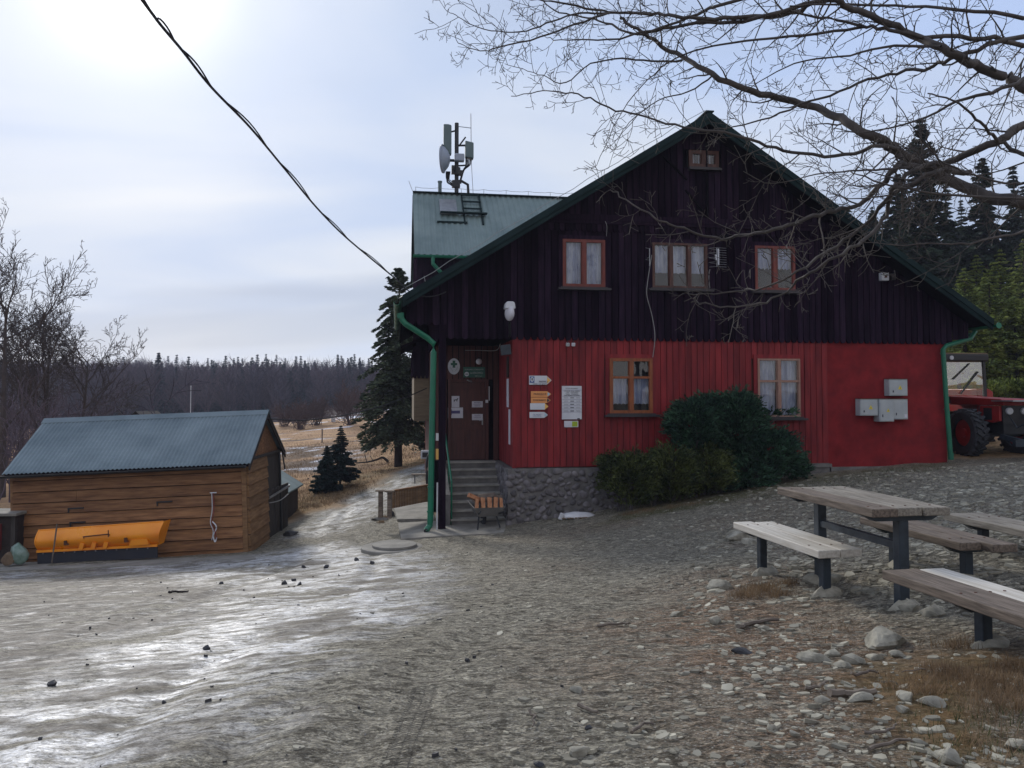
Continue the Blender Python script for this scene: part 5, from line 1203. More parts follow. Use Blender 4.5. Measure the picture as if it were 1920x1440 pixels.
# ------------------------------------------------------------------ tractor
tr_p = on_ground(1815, 858); TY = 21.2; tp = Vector((12.95, 21.6, 0)); tp.z = gz(12.3, 20.9)
tr = empty('red_tractor', tp, (0,0,R(-85)), 'red tractor with a glazed cab parked behind the right corner of the chalet', 'tractor')
tr.scale = (1.2,)*3
# local: +x forward (towards camera right), y left
def wheel(cx, cy, r, w, name='wheel'):
    b = MB(); n = 36; prof = [(-w/2, r*.62), (-w/2, r*.9), (-w*.38, r), (w*.38, r), (w/2, r*.9), (w/2, r*.62)]; vs = []; fs = []
    for i in range(n):
        a = 2*math.pi*i/n
        for (y, q) in prof: vs.append((cx+q*math.cos(a), cy+y, r+q*math.sin(a)))
    m = len(prof)
    for i in range(n):
        for j in range(m-1): fs.append((i*m+j, i*m+j+1, ((i+1)%n)*m+j+1, ((i+1)%n)*m+j))
    b.add(vs, fs)
    for i in range(22):
        a = 2*math.pi*i/22
        for s in (-1, 1):
            a2 = a+(.14 if s > 0 else 0); M = Matrix.Rotation(-a2, 3, 'Y') @ Matrix.Rotation(s*.6, 3, 'X'); c = Vector((cx+(r+.012)*math.cos(a2), cy+s*w*.24, r+(r+.012)*math.sin(a2))); b.obox(c, (.06, w*.5, .06), M)
    o = part(b, name, MT['tyre'], tr); b = MB(); b.cyl((cx, cy, r), r*.6, w*.5, 20, 'y'); b.cyl((cx, cy, r), r*.2, w*.8, 12, 'y'); part(b, 'rim', MT['tred'], o); return o
for sy in (-1, 1): wheel(.55, sy*.62, .50, .30); wheel(-1.15, sy*.72, .68, .38)
b = MB(); b.box((-1.4,-.25,.5),(1.2,.25,.95)); b.box((.35,-.62,.42),(.75,.62,.55)); part(b, 'chassis', MT['dmetal'], tr)
b = MB(); b.prism([(-.45,1.32),(1.25,1.26),(1.32,1.20),(1.32,1.12),(-.45,1.12)], -.34, .34); part(b, 'hood', MT['tred'], tr, bevel=.02)
b = MB(); b.prism([(.60,.80),(1.0,.74),(1.22,.78),(1.22,1.11),(.60,1.11)], -.36, -.30); part(b, 'side_panel', MT['tred'], tr, bevel=.01); b = MB(); b.prism([(.60,.80),(1.0,.74),(1.22,.78),(1.22,1.11),(.60,1.11)], .30, .36); part(b, 'side_panel', MT['tred'], tr, bevel=.01)
b = MB(); b.box((.75,-.375,.80),(1.0,-.362,1.06)); b.box((1.16,-.3,.72),(1.26,.3,1.11)); part(b, 'grille', MT['cable'], tr)
b = MB(); b.box((1.1,-.45,1.205),(1.75,.4,1.235)); part(b, 'front_rack', MT['galv'], tr)
for y in (-.17, .17):
    b = MB(); b.cyl((1.28, y, 1.0), .075, .06, 14, 'x'); part(b, 'headlight', MT['white'], tr, bevel=.01)
b = MB(); zc0, zc1 = 1.32, 2.15
for x in (-1.35, -.45):
    for y in (-.56, .56): b.beam((x, y, zc0-.2), (x+(.0), y*.93, zc1), .07, .07, (0,1,0))
b.box((-1.4,-.6,1.15),(-.42,.6,1.31)); part(b, 'cab_frame', MT['cable'], tr)
b = MB(); b.box((-1.48,-.60,zc1),(-.34,.60,zc1+.17)); part(b, 'cab_roof', MT['cable'], tr, bevel=.03); b = MB(); b.box((-1.46,-.58,zc1+.171),(-.36,.58,zc1+.2)); part(b, 'roof_panel', MT['beige'], tr)
b = MB(); b.add([(-.42,-.5,1.34),(-.42,.5,1.34),(-.42,.46,2.13),(-.42,-.46,2.13)], [(0,1,2,3)]); b.add([(-1.3,-.545,1.34),(-.5,-.545,1.34),(-.5,-.52,2.13),(-1.3,-.52,2.13)], [(0,1,2,3)]); part(b, 'windscreen', MT['gtrac'], tr)
b = MB(); b.beam((-.40,.15,2.1),(-.39,-.28,1.72),.02,.02); b.beam((-.40,.35,1.9),(-.39,-.1,1.38),.03,.03); part(b, 'wiper', MT['cable'], tr)
b = MB(); b.cyl((-.34,-.35,2.23),.05,.04,12,'x'); part(b, 'work_light', MT['white'], tr)
b = MB(); b.beam((-.45,-.6,1.85),(-.3,-.85,1.8),.02,.02); b.obox((-.3,-.9,1.75),(.05,.14,.26)); part(b, 'mirror', MT['cable'], tr)
for sy in (-1, 1):
    b = MB(); b.prismx([(sy*.5,.7),(sy*.92,.7),(sy*.92,1.42),(sy*.8,1.5),(sy*.5,1.5)], -1.75, -.65)
    part(b, 'fender', MT['tred'], tr, bevel=.02)
b = MB(); b.beam((1.2,-.3,.45),(2.0,-.35,.35),.08,.1); b.beam((1.2,.3,.45),(2.0,.35,.35),.08,.1); b.beam((1.95,-.6,.35),(1.95,.6,.35),.1,.14); b.beam((1.3,.2,.9),(1.9,.1,.45),.05,.05); b.tube([(1.3,-.2,.9),(1.6,-.25,.65),(1.9,-.2,.8)], .015, 5); part(b, 'front_linkage', MT['steel'], tr)

# ------------------------------------------------------------------ vegetation
def leafcloud(mb, pts, dirs, size, n, spread, rr, asp=.35, droop=0):
    pass
def conifer(seed, H, Rb, whorls, per, needles, droop=.25, bare=.0, shape=1.0, leaf=.12, gap=0.0, tipup=0):
    """returns trunk MB, crown MB"""
    rr = random.Random(seed); nr = np.random.default_rng(seed)
    tk = MB(); tk.tube([(0,0,-.3),(rr.uniform(-.02,.02)*H,0,H*.35),(rr.uniform(-.01,.01)*H,0,H*.7),(0,0,H)], [H*.022, H*.016, H*.009, .008], 7)
    V = []; Fc = []
    for w in range(whorls):
        t = w/(whorls-1); z = H*(bare+(1-bare)*t)
        L0 = Rb*((1-t)**shape)*(.85+.3*rr.random())+H*.006
        if t < .12: L0 *= .75+t*2
        for k in range(per):
            if rr.random() < gap: continue
            a = rr.uniform(0, 6.283); L = L0*rr.uniform(.6, 1.12); dz = -droop*L*rr.uniform(.6, 1.3)*(1 if t < .85 else -1.0)
            tk.tube([(0,0,z),(math.cos(a)*L*.5,math.sin(a)*L*.5,z+dz*.35),(math.cos(a)*L*.9,math.sin(a)*L*.9,z+dz)], [max(.006,L*.012), max(.004,L*.008), .003], 3, False)
            m = max(3, int(needles*(.25+L/Rb))); s = np.sqrt(nr.random(m))*1.0
            lat = (nr.random(m)-.5)*L*.5*(1.1-s*.6); up = (nr.random(m)-.5)*L*.10
            x = math.cos(a)*L*s-math.sin(a)*lat; y = math.sin(a)*L*s+math.cos(a)*lat; zz = z+dz*s**1.5+up-np.abs(lat)*.25
            dirx = math.cos(a+0)+(-math.sin(a))*np.sign(lat)*.9; diry = math.sin(a)+math.cos(a)*np.sign(lat)*.9
            V.append((x, y, zz, dirx, diry))
    X, Y, Z, DX, DY = [np.concatenate([v[i] if hasattr(v[i], '__len__') else np.full(len(v[0]), v[i]) for v in V]) for i in range(5)]
    n = len(X); l = leaf*(.6+.8*nr.random(n)); wv = l*.22
    d = np.c_[DX, DY, -.25+(nr.random(n)-.5)*.9]+ (nr.random((n,3))-.5)*.7; d /= np.linalg.norm(d, axis=1)[:, None]
    s = np.cross(d, nr.random((n,3))-.5); s /= np.linalg.norm(s, axis=1)[:, None]+1e-9
    c = np.c_[X, Y, Z]; p0 = c-d*l[:, None]*.5-s*wv[:, None]*.5; p1 = c-d*l[:, None]*.2+s*wv[:, None]; p2 = c+d*l[:, None]*.5; p3 = c-d*l[:, None]*.1-s*wv[:, None]
    return tk, (np.stack([p0, p3, p2, p1], 1).reshape(-1, 3), n)
def np_mesh(name, verts, nq, mat, parent=None, k=4):
    me = bpy.data.meshes.new(name); me.vertices.add(len(verts)); me.vertices.foreach_set('co', verts.astype(np.float32).ravel())
    me.loops.add(nq*k); me.loops.foreach_set('vertex_index', np.arange(nq*k, dtype=np.int32)); me.polygons.add(nq)
    me.polygons.foreach_set('loop_start', np.arange(0, nq*k, k, dtype=np.int32)); me.polygons.foreach_set('loop_total', np.full(nq, k, np.int32)); me.update(calc_edges=True)
    me.materials.append(mat); o = bpy.data.objects.new(name, me); scn.collection.objects.link(o)
    if parent: o.parent = parent
    return o
def spruce(pos, seed, H, Rb, label, mat='spruce', group=None, name='spruce_tree', rotz=0, **k):
    tk, (v, n) = conifer(seed, H, Rb, **k); r = empty(name, pos, (0,0,rotz), label, 'tree', group)
    tk.build('trunk', MT['barkd'], r); np_mesh('crown', v, n, MT[mat], r); return r
def base(px, Y): p = at(px, 700, Y); p.z = gz(p.x, p.y); return p
def topH(p, py): return at(0, py, p.y).z-p.z
p = base(748, 34.0); p.z = at(745, 872, 34.0).z
spruce(p, 11, topH(p, 505), 1.95, 'tall ragged conifer with a bare lower trunk left of the chalet', 'bigspr', name='tall_conifer', whorls=58, per=8, needles=105, droop=.5, bare=.15, shape=.55, leaf=.17, gap=.16)
p = base(640, 27.5); p.z = at(640, 905, 27.5).z; spruce(p, 21, topH(p, 800), .78, 'taller of two young blue spruces by the road', 'blues', whorls=28, per=9, needles=130, droop=.10, bare=.06, shape=.9, leaf=.09)
p = base(614, 26.5); p.z = at(610, 922, 26.5).z; spruce(p, 22, topH(p, 838), .58, 'shorter dark young spruce left of the taller blue one', 'blues', whorls=26, per=10, needles=120, droop=.05, bare=.0, shape=.75, leaf=.09)
# spruces right of the chalet
for i, (px, Y, py, Rb, lb) in enumerate(((1735, 38, 228, 2.6, 'tallest dark spruce behind the right roof slope'), (1690, 44, 330, 2.6, 'dark spruce just left of the tallest one behind the roof'), (1850, 42, 300, 2.2, 'dark spruce with an open top at the right edge'), (1905, 47, 395, 2.6, 'dark spruce at the far right edge behind the others'), (1800, 50, 430, 2.6, 'squat dark spruce between the two tall ones'), (1640, 52, 400, 2.2, 'dark spruce lowest down the roof slope'))):
    p = base(px, Y); spruce(p, 40+i, topH(p, py), Rb, lb, 'spruce', 'dark spruces behind the chalet', whorls=48, per=8, needles=120, droop=.3, bare=.05, shape=.8, leaf=.28, gap=.08)
for i, (px, Y, py, lb) in enumerate(((1812, 30, 505, 'young green spruce with a pale leader shoot nearest the roof edge'), (1858, 31, 508, 'young green spruce with a bare upright tip, second from the roof edge'), (1905, 30, 560, 'bushy yellow green spruce at the right edge'), (1880, 34, 470, 'olive spruce behind the young green ones'), (1925, 36, 450, 'olive spruce cut by the right frame edge'), (1835, 37, 480, 'dull green spruce just over the roof slope'))):
    p = base(px, Y); r = spruce(p, 60+i, topH(p, py), 1.75, lb, 'greens', 'young green spruces behind the tractor', whorls=34, per=8, needles=60, droop=-.05, bare=.02, shape=.75, leaf=.15, gap=.05)
# shrubs by the wall
def shrub(name, label, blobs, mat, n, seed, leaf=.045, arch=.25):
    nr = np.random.default_rng(seed); rr = random.Random(seed); c0 = Vector(blobs[0][0]); root = empty(name, (c0.x, c0.y, gz(c0.x, c0.y)), (0,0,0), label, 'shrub'); b0 = Vector(root.location)
    stems = MB(); P = []; D = []
    tot = sum(b[1]*b[2]*b[3] for b in blobs)
    for (c, rx, ry, rz) in blobs:
        c = Vector(c)-b0; m = int(n*rx*ry*rz/tot)
        for _ in range(m):
            if _ % 16 == 0: dc = Vector((nr.normal(), nr.normal()-.3, nr.normal()+.25)).normalized(); qc = rr.uniform(.6, 1.08)
            d = (dc+Vector((nr.normal(), nr.normal(), nr.normal()))*.16).normalized(); q = qc*rr.uniform(.72, 1.06)
            e = c+Vector((d.x*rx*q, d.y*ry*q, d.z*rz*q))
            if e.z+b0.z < gz(e.x+b0.x, e.y+b0.y)+.02: continue
            g = Vector((d.x, d.y*.6, .45+arch*rr.uniform(-1, 1))).normalized(); L = rr.uniform(.14, .34)
            k = 12
            for j in range(k):
                t = j/k; p = e+g*L*t+Vector((0,0,-.10*t*t)); P.append(p); D.append(g)
            if rr.random() < .06: stems.tube([e-g*L*.6, e, e+g*L*.5], [.005,.004,.002], 3, False)
        for k in range(5):
            a = rr.uniform(0, 6.28); stems.tube([Vector((c.x*.5+rr.uniform(-.1,.1), c.y, -.1)), c*.6, c+Vector((math.cos(a)*rx*.6, math.sin(a)*ry*.5, rz*.4))], [.022,.014,.005], 5, False)
    P = np.array([tuple(p) for p in P]); D = np.array([tuple(d) for d in D]); n = len(P)
    P = P+(nr.random((n,3))-.5)*.05; d = D+(nr.random((n,3))-.5)*.9; d /= np.linalg.norm(d, axis=1)[:, None]; s = np.cross(d, nr.random((n,3))-.5); s /= np.linalg.norm(s, axis=1)[:, None]+1e-9
    l = (leaf*(.6+.8*nr.random(n)))[:, None]; v = np.stack([P-d*l*.5, P-s*l*.2, P+d*l*.6, P+s*l*.2], 1).reshape(-1, 3)
    stems.build('branches', MT['bark'], root); np_mesh('foliage', v, n, MT[mat], root); return root
def hb(px, py, v): u, z = hp(px, py, v); return hw(u, v, z)
shrub('low_yew_shrub', 'low spreading olive green yew shrub under the left lower window', [(hb(1185,895,-.75),.62,.5,.60),(hb(1260,890,-.8),.62,.5,.62),(hb(1325,885,-.8),.55,.5,.58),(hb(1145,880,-.6),.22,.3,.42)], 'yewb', 4600, 1, .066)
shrub('tall_juniper_shrub', 'taller dark green juniper shrub between the two lower windows', [(hb(1300,800,-.65),.55,.45,.62),(hb(1380,800,-.65),.68,.5,.80),(hb(1330,775,-.6),.5,.4,.4),(hb(1385,758,-.6),.28,.3,.26),(hb(1440,850,-.7),.72,.5,.55),(hb(1400,890,-.8),.62,.5,.40),(hb(1478,873,-.6),.35,.35,.35),(hb(1448,778,-.6),.16,.2,.20),(hb(1472,772,-.6),.07,.1,.18)], 'yewd', 7200, 2, .078, .5)
hp_ = on_ground(1222, 948); b = MB(); b.tube(smooth_path([hp_, hp_+Vector((-.02,0,.15)), hp_+Vector((.0,.02,.35)), hp_+Vector((.04,.1,.6))],4), [.014]*13, 5); b.tube([hp_+Vector((.0,.02,.3)), hp_+Vector((-.1,.02,.42))], .008, 4)
tag(b.build('dry_twig', MT['stick']), 'pale bare twig poking out in front of the low shrub', 'twig')
# hedge right behind tractor
shrub('clipped_hedge', 'low green hedge behind the red tractor', [(at(1850,742,26),1.1,.6,.5),(at(1900,742,26),1.1,.6,.5),(at(1960,745,26),1.1,.6,.5)], 'greens', 2600, 5, .09)
t = rock(1862, 722, 20, 'grey blue lump of stone above the hedge behind the tractor', 'conc', .8)
t.location = at(1865, 722, 27.0)

# --- bare trees
def grow(mb, p, d, L, r, lvl, rr, prm):
    n = 4 if lvl > 1 else 6 if lvl == 1 else 8
    pts = [Vector(p)]; rad = [r]; d = d.normalized(); seg = L/n
    for i in range(n):
        d = (d+Vector((rr.gauss(0,1), rr.gauss(0,1), rr.gauss(0,1)))*prm['wob']+Vector((0,0,1))*prm['up'][min(lvl,len(prm['up'])-1)]).normalized()
        pts.append(pts[-1]+d*seg); rad.append(max(r*(1-.8*(i+1)/n), prm['rmin']))
    mb.tube(pts, rad, 6 if lvl == 0 else 4 if lvl == 1 else 3, False)
    if lvl >= prm['lv']: return
    k = prm['n'][lvl]
    for j in range(k):
        t = prm['t0'][lvl]+(1-prm['t0'][lvl])*(j+rr.random())/k; x = t*n; i = min(int(x), n-1); q = pts[i].lerp(pts[i+1], x-i)
        td = (pts[i+1]-pts[i]).normalized(); a = rr.uniform(0, 6.28); s = td.cross(Vector((math.cos(a), math.sin(a), .3))).normalized(); an = R(rr.uniform(*prm['ang']))
        grow(mb, q, td*math.cos(an)+s*math.sin(an), L*rr.uniform(*prm['len'][lvl])*(1.15-.5*t), max(rad[i]*.6, prm['rmin']), lvl+1, rr, prm)
def bare_tree(seed, H, lean=(0,0), n=(9,7,6,4), rmin=.008, r0=.02, forks=2, ang=(25,55), spread=(.45,.6)):
    rr = random.Random(seed); tk = MB(); cr = MB()
    P = [Vector((0,0,-.3)), Vector((lean[0]*.3*H, 0, H*.3)), Vector((lean[0]*.8*H, 0, H*.6)), Vector((lean[0]*H, 0, H*.78))]
    tk.tube(smooth_path(P, 3), list(np.linspace(H*r0, H*r0*.10, 10)), 7)
    prm = dict(wob=.10, up=(.05,.06,.05,.03), rmin=rmin, lv=len(n), n=n, t0=(.15,.12,.1,.1), ang=ang, len=((.5,.75),(.4,.6),(.35,.55),(.3,.5)))
    path = smooth_path(P, 3)
    for j in range(n[0]):
        t = .30+.68*j/n[0]; q = path[min(int(t*9), 8)].lerp(path[min(int(t*9)+1, 9)], t*9-int(t*9)); a = rr.uniform(0, 6.28); an = R(rr.uniform(25, 55))
        grow(cr, q, Vector((math.cos(a)*math.sin(an), math.sin(a)*math.sin(an), math.cos(an))), H*rr.uniform(*spread)*(1.05-t*.5), H*r0*.42*(1.1-t*.6), 1, rr, prm)
    return tk, cr
def put_bare(pos, seed, H, label, mat='twig', group=None, name='bare_tree', **k):
    tk, cr = bare_tree(seed, H, **k); r = empty(name, pos, (0,0,0), label, 'tree', group); tk.build('trunk', MT[mat], r); cr.build('branches', MT[mat], r); return r
for i, (px, Y, py, ln, lb) in enumerate(((8, 30, 462, .0, 'tallest leafless tree at the left edge of the frame'), (85, 33, 575, .02, 'leafless tree with a spreading crown right of the tallest one'), (150, 34, 605, .05, 'slender forked leafless tree, rightmost of the left group'), (45, 36, 590, -.02, 'leafless tree between the tallest and the spreading one'), (-30, 33, 540, 0, 'leafless tree cut by the left frame edge'))):
    p = base(px, Y); p.z = min(p.z, -.2); put_bare(p, 100+i, topH(p, py), lb, 'twig', 'leafless trees behind the shed', lean=(ln, 0), n=(10,7,6,4), rmin=.009, r0=.016)
# brush thicket behind the shed (left)
rr = random.Random(5); br = MB()
prm = dict(wob=.14, up=(.08,.06,.04), rmin=.012, lv=2, n=(5,5,4), t0=(.2,.1,.1), ang=(20,50), len=((.4,.6),(.4,.6),(.3,.5)))
for k in range(130):
    px = rr.uniform(-60, 230) if k < 80 else rr.uniform(-60, 110); Y = rr.uniform(25, 60); p = base(px, Y); H = rr.uniform(1.8, 4.2)
    grow(br, p, Vector((rr.gauss(0,.25), rr.gauss(0,.25), 1)), H, .03, 0, rr, prm)
tag(br.build('brush_thicket', MT['twigp']), kind='stuff')
# field bushes
for i, (px, Y, h, lb) in enumerate(((563, 75, 2.6, 'red brown bush left at the far edge of the field'), (595, 78, 2.6, 'red brown bush in the middle at the far edge of the field'), (657, 72, 3.4, 'largest red brown bush at the far edge of the field'), (690, 80, 3.0, 'brown bush beside the tall conifer at the field edge'), (535, 80, 2.2, 'low brown bush just right of the shed gable'))):
    p = base(px, Y); b = MB(); rr = random.Random(200+i)
    for k in range(26): grow(b, p+Vector((rr.gauss(0,.25),rr.gauss(0,.25),0)), Vector((rr.gauss(0,.55), rr.gauss(0,.55), 1)), h*rr.uniform(.6,1), .035, 0, rr, dict(prm, rmin=.018))
    r = empty('bare_bush', p, (0,0,0), lb, 'bush', 'leafless bushes at the field edge'); o = b.build('twigs', MT['twigr'], r); o.location = -p
# far forest as one mass
def strips_bare(seed, H, m):
    r = np.random.default_rng(seed); V = []
    def strip(p, q, w): 
        d = q-p; s = np.cross(d, r.random(3)-.5); s = s/np.linalg.norm(s)*w; V.append([p-s, q-s*.3, q+s*.3, p+s])
    top = np.array([0, 0, H*.85]); strip(np.zeros(3), top, H*.011)
    for k in range(m):
        t = r.uniform(.12, 1); p = top*t; a = r.uniform(0, 6.28); L = H*r.uniform(.18, .36)*(1.25-t*.7); q = p+np.array([math.cos(a)*L*.65, math.sin(a)*L*.65, L*.9]); strip(p, q, H*.0045)
        for j in range(7):
            s = r.uniform(.3, 1); p2 = p+(q-p)*s; d = (q-p)/L+(r.random(3)-.5)*1.6; strip(p2, p2+d*L*.42, H*.0028)
    return np.array(V)
bars = [strips_bare(s, 1.0, 40) for s in range(5)]
cons = []
for s in range(4):
    tk, (v, n) = conifer(300+s, 1.0, .16, 34, 6, 14, .25, .04, .9, .042); cons.append(np.concatenate([v.reshape(-1, 4, 3), np.array([[[-.012,0,0],[.012,0,0],[.002,0,1.01],[-.002,0,1.01]],[[0,-.012,0],[0,.012,0],[0,.002,1.01],[0,-.002,1.01]]])]))
def scatter_forest(name, mat, protos, spots):
    V = []
    for (x, y, z, h, k, a) in spots:
        v = protos[k]*h; c, s = math.cos(a), math.sin(a); o = np.empty_like(v); o[..., 0] = v[..., 0]*c-v[..., 1]*s+x; o[..., 1] = v[..., 0]*s+v[..., 1]*c+y; o[..., 2] = v[..., 2]+z; V.append(o)
    V = np.concatenate(V).reshape(-1, 3); o = np_mesh(name, V, len(V)//4, MT[mat]); return tag(o, kind='stuff')
sp = []; spc = []; rr = random.Random(77)
for k in range(1150):
    Y = 122+130*rr.random()**1.4; px = rr.uniform(-150, 900) if k < 820 else rr.uniform(-750, -150); x = (px-960)/1450*Y; z = gz(x, Y)
    topz = EYE+(742-rr.gauss(684+(px/900)*8, 7))/1450*Y; h = max(5, min(15, topz-z))
    sp.append((x, Y, z, h, rr.randrange(5), rr.uniform(0, 6.28)))
for k in range(420):
    Y = 135+110*rr.random(); px = rr.uniform(-150, 900) if k % 3 else rr.uniform(400, 700); x = (px-960)/1450*Y; z = gz(x, Y); topz = EYE+(742-rr.gauss(687+(px/900)*6, 10))/1450*Y; spc.append((x, Y, z, max(5, min(15, topz-z)), rr.randrange(4), rr.uniform(0, 6.28)))
hill = []
for k in range(150):
    Y = rr.uniform(48, 120); px = rr.uniform(1560, 2500); x = (px-960)/1450*Y; hill.append((x, Y, gz(x, Y), rr.uniform(7, 11), rr.randrange(4), rr.uniform(0, 6.28)))
scatter_forest('hillside_spruce_woodland', 'spruce', cons, hill)
scatter_forest('far_bare_woodland', 'twigp', bars, sp)
MT['farcon'] = leafmat('haze_blue_spruce_needles', (.030,.048,.058), (.018,.030,.042), .1)  # needle colour carries the blue haze of distance
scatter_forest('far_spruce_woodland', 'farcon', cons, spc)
proto = None
named = [(297, 663, 'spruce standing alone above the far treeline over the shed'), (330, 688, 'small spruce right of the lone one on the treeline'), (385, 690, 'spruce on the treeline above the shed ridge'), (418, 688, 'pointed spruce in the treeline above the right end of the shed'), (505, 700, 'dark spruce just right of the shed on the treeline'), (578, 692, 'tallest spruce in the middle of the far treeline'), (642, 688, 'pointed dark spruce left of the chalet on the treeline'), (690, 690, 'dark spruce beside the tall conifer on the treeline'), (612, 700, 'low spruce between two pointed ones on the treeline'), (455, 694, 'thin spruce on the treeline past the shed'), (545, 696, 'broad spruce on the treeline over the cable'), (230, 692, 'spruce on the treeline behind the leafless trees')]
for i, (px, py, lb) in enumerate(named):
    Y = 128+(i*37 % 15); p = base(px, Y); h = topH(p, py)
    if proto is None: proto = spruce(p, 400, 10, 1.7, lb, 'farcon', 'spruces standing out of the far treeline', whorls=40, per=7, needles=26, droop=.25, bare=.03, shape=.9, leaf=.40); o = proto
    else: o = copy_tree(proto); o['label'] = lb
    o.location = p; o.scale = (h/10*1.15, h/10*1.15, h/10); o.rotation_euler[2] = i*1.7

# ------------------------------------------------------------------ big overhanging tree on the right
def Z(x, y): return (820+x/1.745, y/1.745)
TR = base(2330, 8.6)
big = empty('overhanging_tree', TR, (0,0,0), 'large bare tree at the right whose boughs spread over the chalet', 'tree')
trunk = MB(); trunk.tube(smooth_path([TR+Vector((.1,0,-.3)), TR+Vector((0,0,1.2)), TR+Vector((-.1,0,2.8)), TR+Vector((-.15,.1,4.5)), TR+Vector((-.1,.2,6.5)), TR+Vector((.1,.3,8.5))], 4), list(np.linspace(.26, .09, 21)), 12)
limbs = [  # (zoom-space pixel path, Y at start, Y at end, r0, r1)
 ('A', [(2700,960),(2300,790),(1920,665),(1800,640),(1650,575),(1530,510),(1460,465),(1380,425),(1300,380),(1220,345),(1110,320),(1000,290),(900,245),(820,195),(750,160),(690,120),(650,95),(600,60)], 8.6, 9.5, .108, .020),
 ('B', [(1530,500),(1470,478),(1420,480),(1300,512),(1160,495),(1050,465),(900,430),(780,410),(660,375),(560,350),(480,315),(400,300),(330,298),(245,318)], 8.8, 9.8, .034, .006),
 ('C', [(2600,720),(2200,420),(1920,280),(1850,250),(1760,215),(1700,185),(1640,155),(1560,115),(1480,80),(1400,45),(1310,10),(1240,-30)], 8.6, 8.0, .085, .035),
 ('D', [(2600,300),(2100,165),(1920,147),(1790,125),(1620,120),(1480,100),(1400,85),(1280,60),(1150,40)], 8.6, 8.4, .05, .014),
 ('E', [(2500,60),(2100,85),(1920,118),(1830,140),(1700,185),(1620,215),(1500,240),(1380,270),(1250,325),(1120,370),(1000,410),(900,425)], 8.6, 9.4, .05, .008),
 ('F', [(2600,150),(2200,330),(1920,410),(1850,455),(1750,500),(1650,535),(1560,545),(1510,540),(1480,580),(1440,615),(1380,670),(1300,690),(1200,715),(1100,750),(1000,770),(930,785),(850,760),(760,735),(690,700),(600,640),(570,620)], 8.6, 9.0, .07, .007),
 ('G', [(1700,555),(1600,538),(1530,575),(1480,640),(1420,720),(1330,785),(1240,850),(1180,890),(1080,940),(1000,950),(880,962),(810,960)], 8.4, 8.4, .038, .007),
 ('H', [(1740,565),(1640,560),(1560,600),(1490,640),(1470,700),(1420,770),(1330,830),(1240,880),(1180,920),(1100,980),(1000,1005),(900,1000),(830,985)], 8.3, 8.0, .040, .007),
 ('I', [(2400,-300),(1700,-80),(1270,-5),(1170,40),(1000,55),(880,60),(780,55),(700,45),(560,40),(480,25),(370,5),(300,-5)], 8.6, 9.2, .05, .010),
 ('J', [(1600,-60),(1200,20),(1000,70),(860,75),(740,95),(640,110),(550,75),(470,55),(400,40),(350,5)], 8.4, 9.8, .035, .008),
 ('K', [(1500,-50),(1000,-5),(820,60),(700,100),(560,130),(430,130),(360,125)], 8.4, 9.4, .03, .005),
 ('L', [(700,45),(570,42),(470,45),(380,70),(290,100),(200,105),(110,80),(60,50),(30,35)], 9.0, 9.6, .018, .004),
 ('M', [(560,40),(450,80),(340,120),(200,155),(140,165),(70,140),(55,105)], 9.0, 9.6, .018, .004),
 ('N', [(1400,85),(1250,110),(1050,130),(900,150),(780,190),(690,260),(600,370),(520,540)], 8.5, 9.2, .022, .004),
 ('O', [(2400,700),(2100,560),(1920,505),(1840,460),(1800,430),(1750,380),(1690,330),(1600,300)], 8.6, 7.6, .045, .008),
 ('P', [(1560,545),(1460,555),(1350,560),(1240,570),(1100,600),(1000,560)], 8.5, 8.6, .020, .004),
 ('Q', [(800,200),(700,200),(600,190),(500,210),(420,270),(350,250),(280,225),(220,210)], 9.4, 9.8, .018, .004),
 ('R', [(900,250),(820,300),(720,330),(640,390),(600,440),(560,550)], 9.3, 9.4, .014, .003),
 ('S', [(1920,650),(1700,640),(1540,620),(1400,580),(1330,560),(1230,600)], 8.0, 7.8, .02, .004),
 ('T', [(2100,700),(1920,755),(1780,790),(1650,800),(1500,800),(1380,790)], 7.8, 7.4, .022, .004),
 ('U', [(1920,260),(1820,300),(1700,330),(1560,400),(1400,430),(1300,420)], 7.8, 8.2, .03, .005),
 ('V', [(1920,60),(1700,30),(1500,20),(1300,15),(1150,20)], 7.8, 8.2, .025, .01),
 ('W', [(1920,600),(1850,600),(1720,560),(1640,520),(1560,420),(1500,330)], 7.8, 7.2, .018, .004),
 ('X', [(1650,155),(1500,150),(1350,180),(1200,200),(1080,250),(960,330)], 8.0, 8.6, .022, .004),
]
cr = MB(); rr = random.Random(42); tw_prm = None
cview = Vector((0, 0, EYE))
def twig(p, d, L, r, lvl):
    n = 5 if lvl < 2 else 3; pts = [p]; rad = [r]; d = d.normalized(); seg = L/n
    turn = Vector((rr.gauss(0,.12), rr.gauss(0,.12), rr.gauss(0,.12)+(.07 if lvl else 0)))
    for i in range(n):
        d = (d+turn+Vector((rr.gauss(0,1), rr.gauss(0,1), rr.gauss(0,1)))*.11).normalized(); pts.append(pts[-1]+d*seg*rr.uniform(.8,1.2)); rad.append(max(r*(1-.75*(i+1)/n), .0034))
    cr.tube(pts, rad, 4 if lvl == 0 else 3, False)
    if lvl >= 3 or (lvl == 2 and rr.random() < .72): return
    step = (.17, .10, .055)[lvl]; k = max(2, int(L/step)); side = rr.choice((-1, 1))
    for j in range(k):
        t = .15+.85*(j+rr.random()*.6)/k; x = min(t*n, n-.01); i = int(x); q = pts[i].lerp(pts[i+1], x-i); td = (pts[i+1]-pts[i]).normalized()
        vd = (q-cview).normalized(); s = td.cross(vd).normalized()*side; side = -side; s = (s+vd*rr.gauss(0,.5)).normalized(); an = R(rr.uniform(28, 60))
        twig(q, td*math.cos(an)+s*math.sin(an), L*rr.uniform(.28, .5)*(1.2-.6*t)+.02, max(rad[i]*.58, .0038), lvl+1)
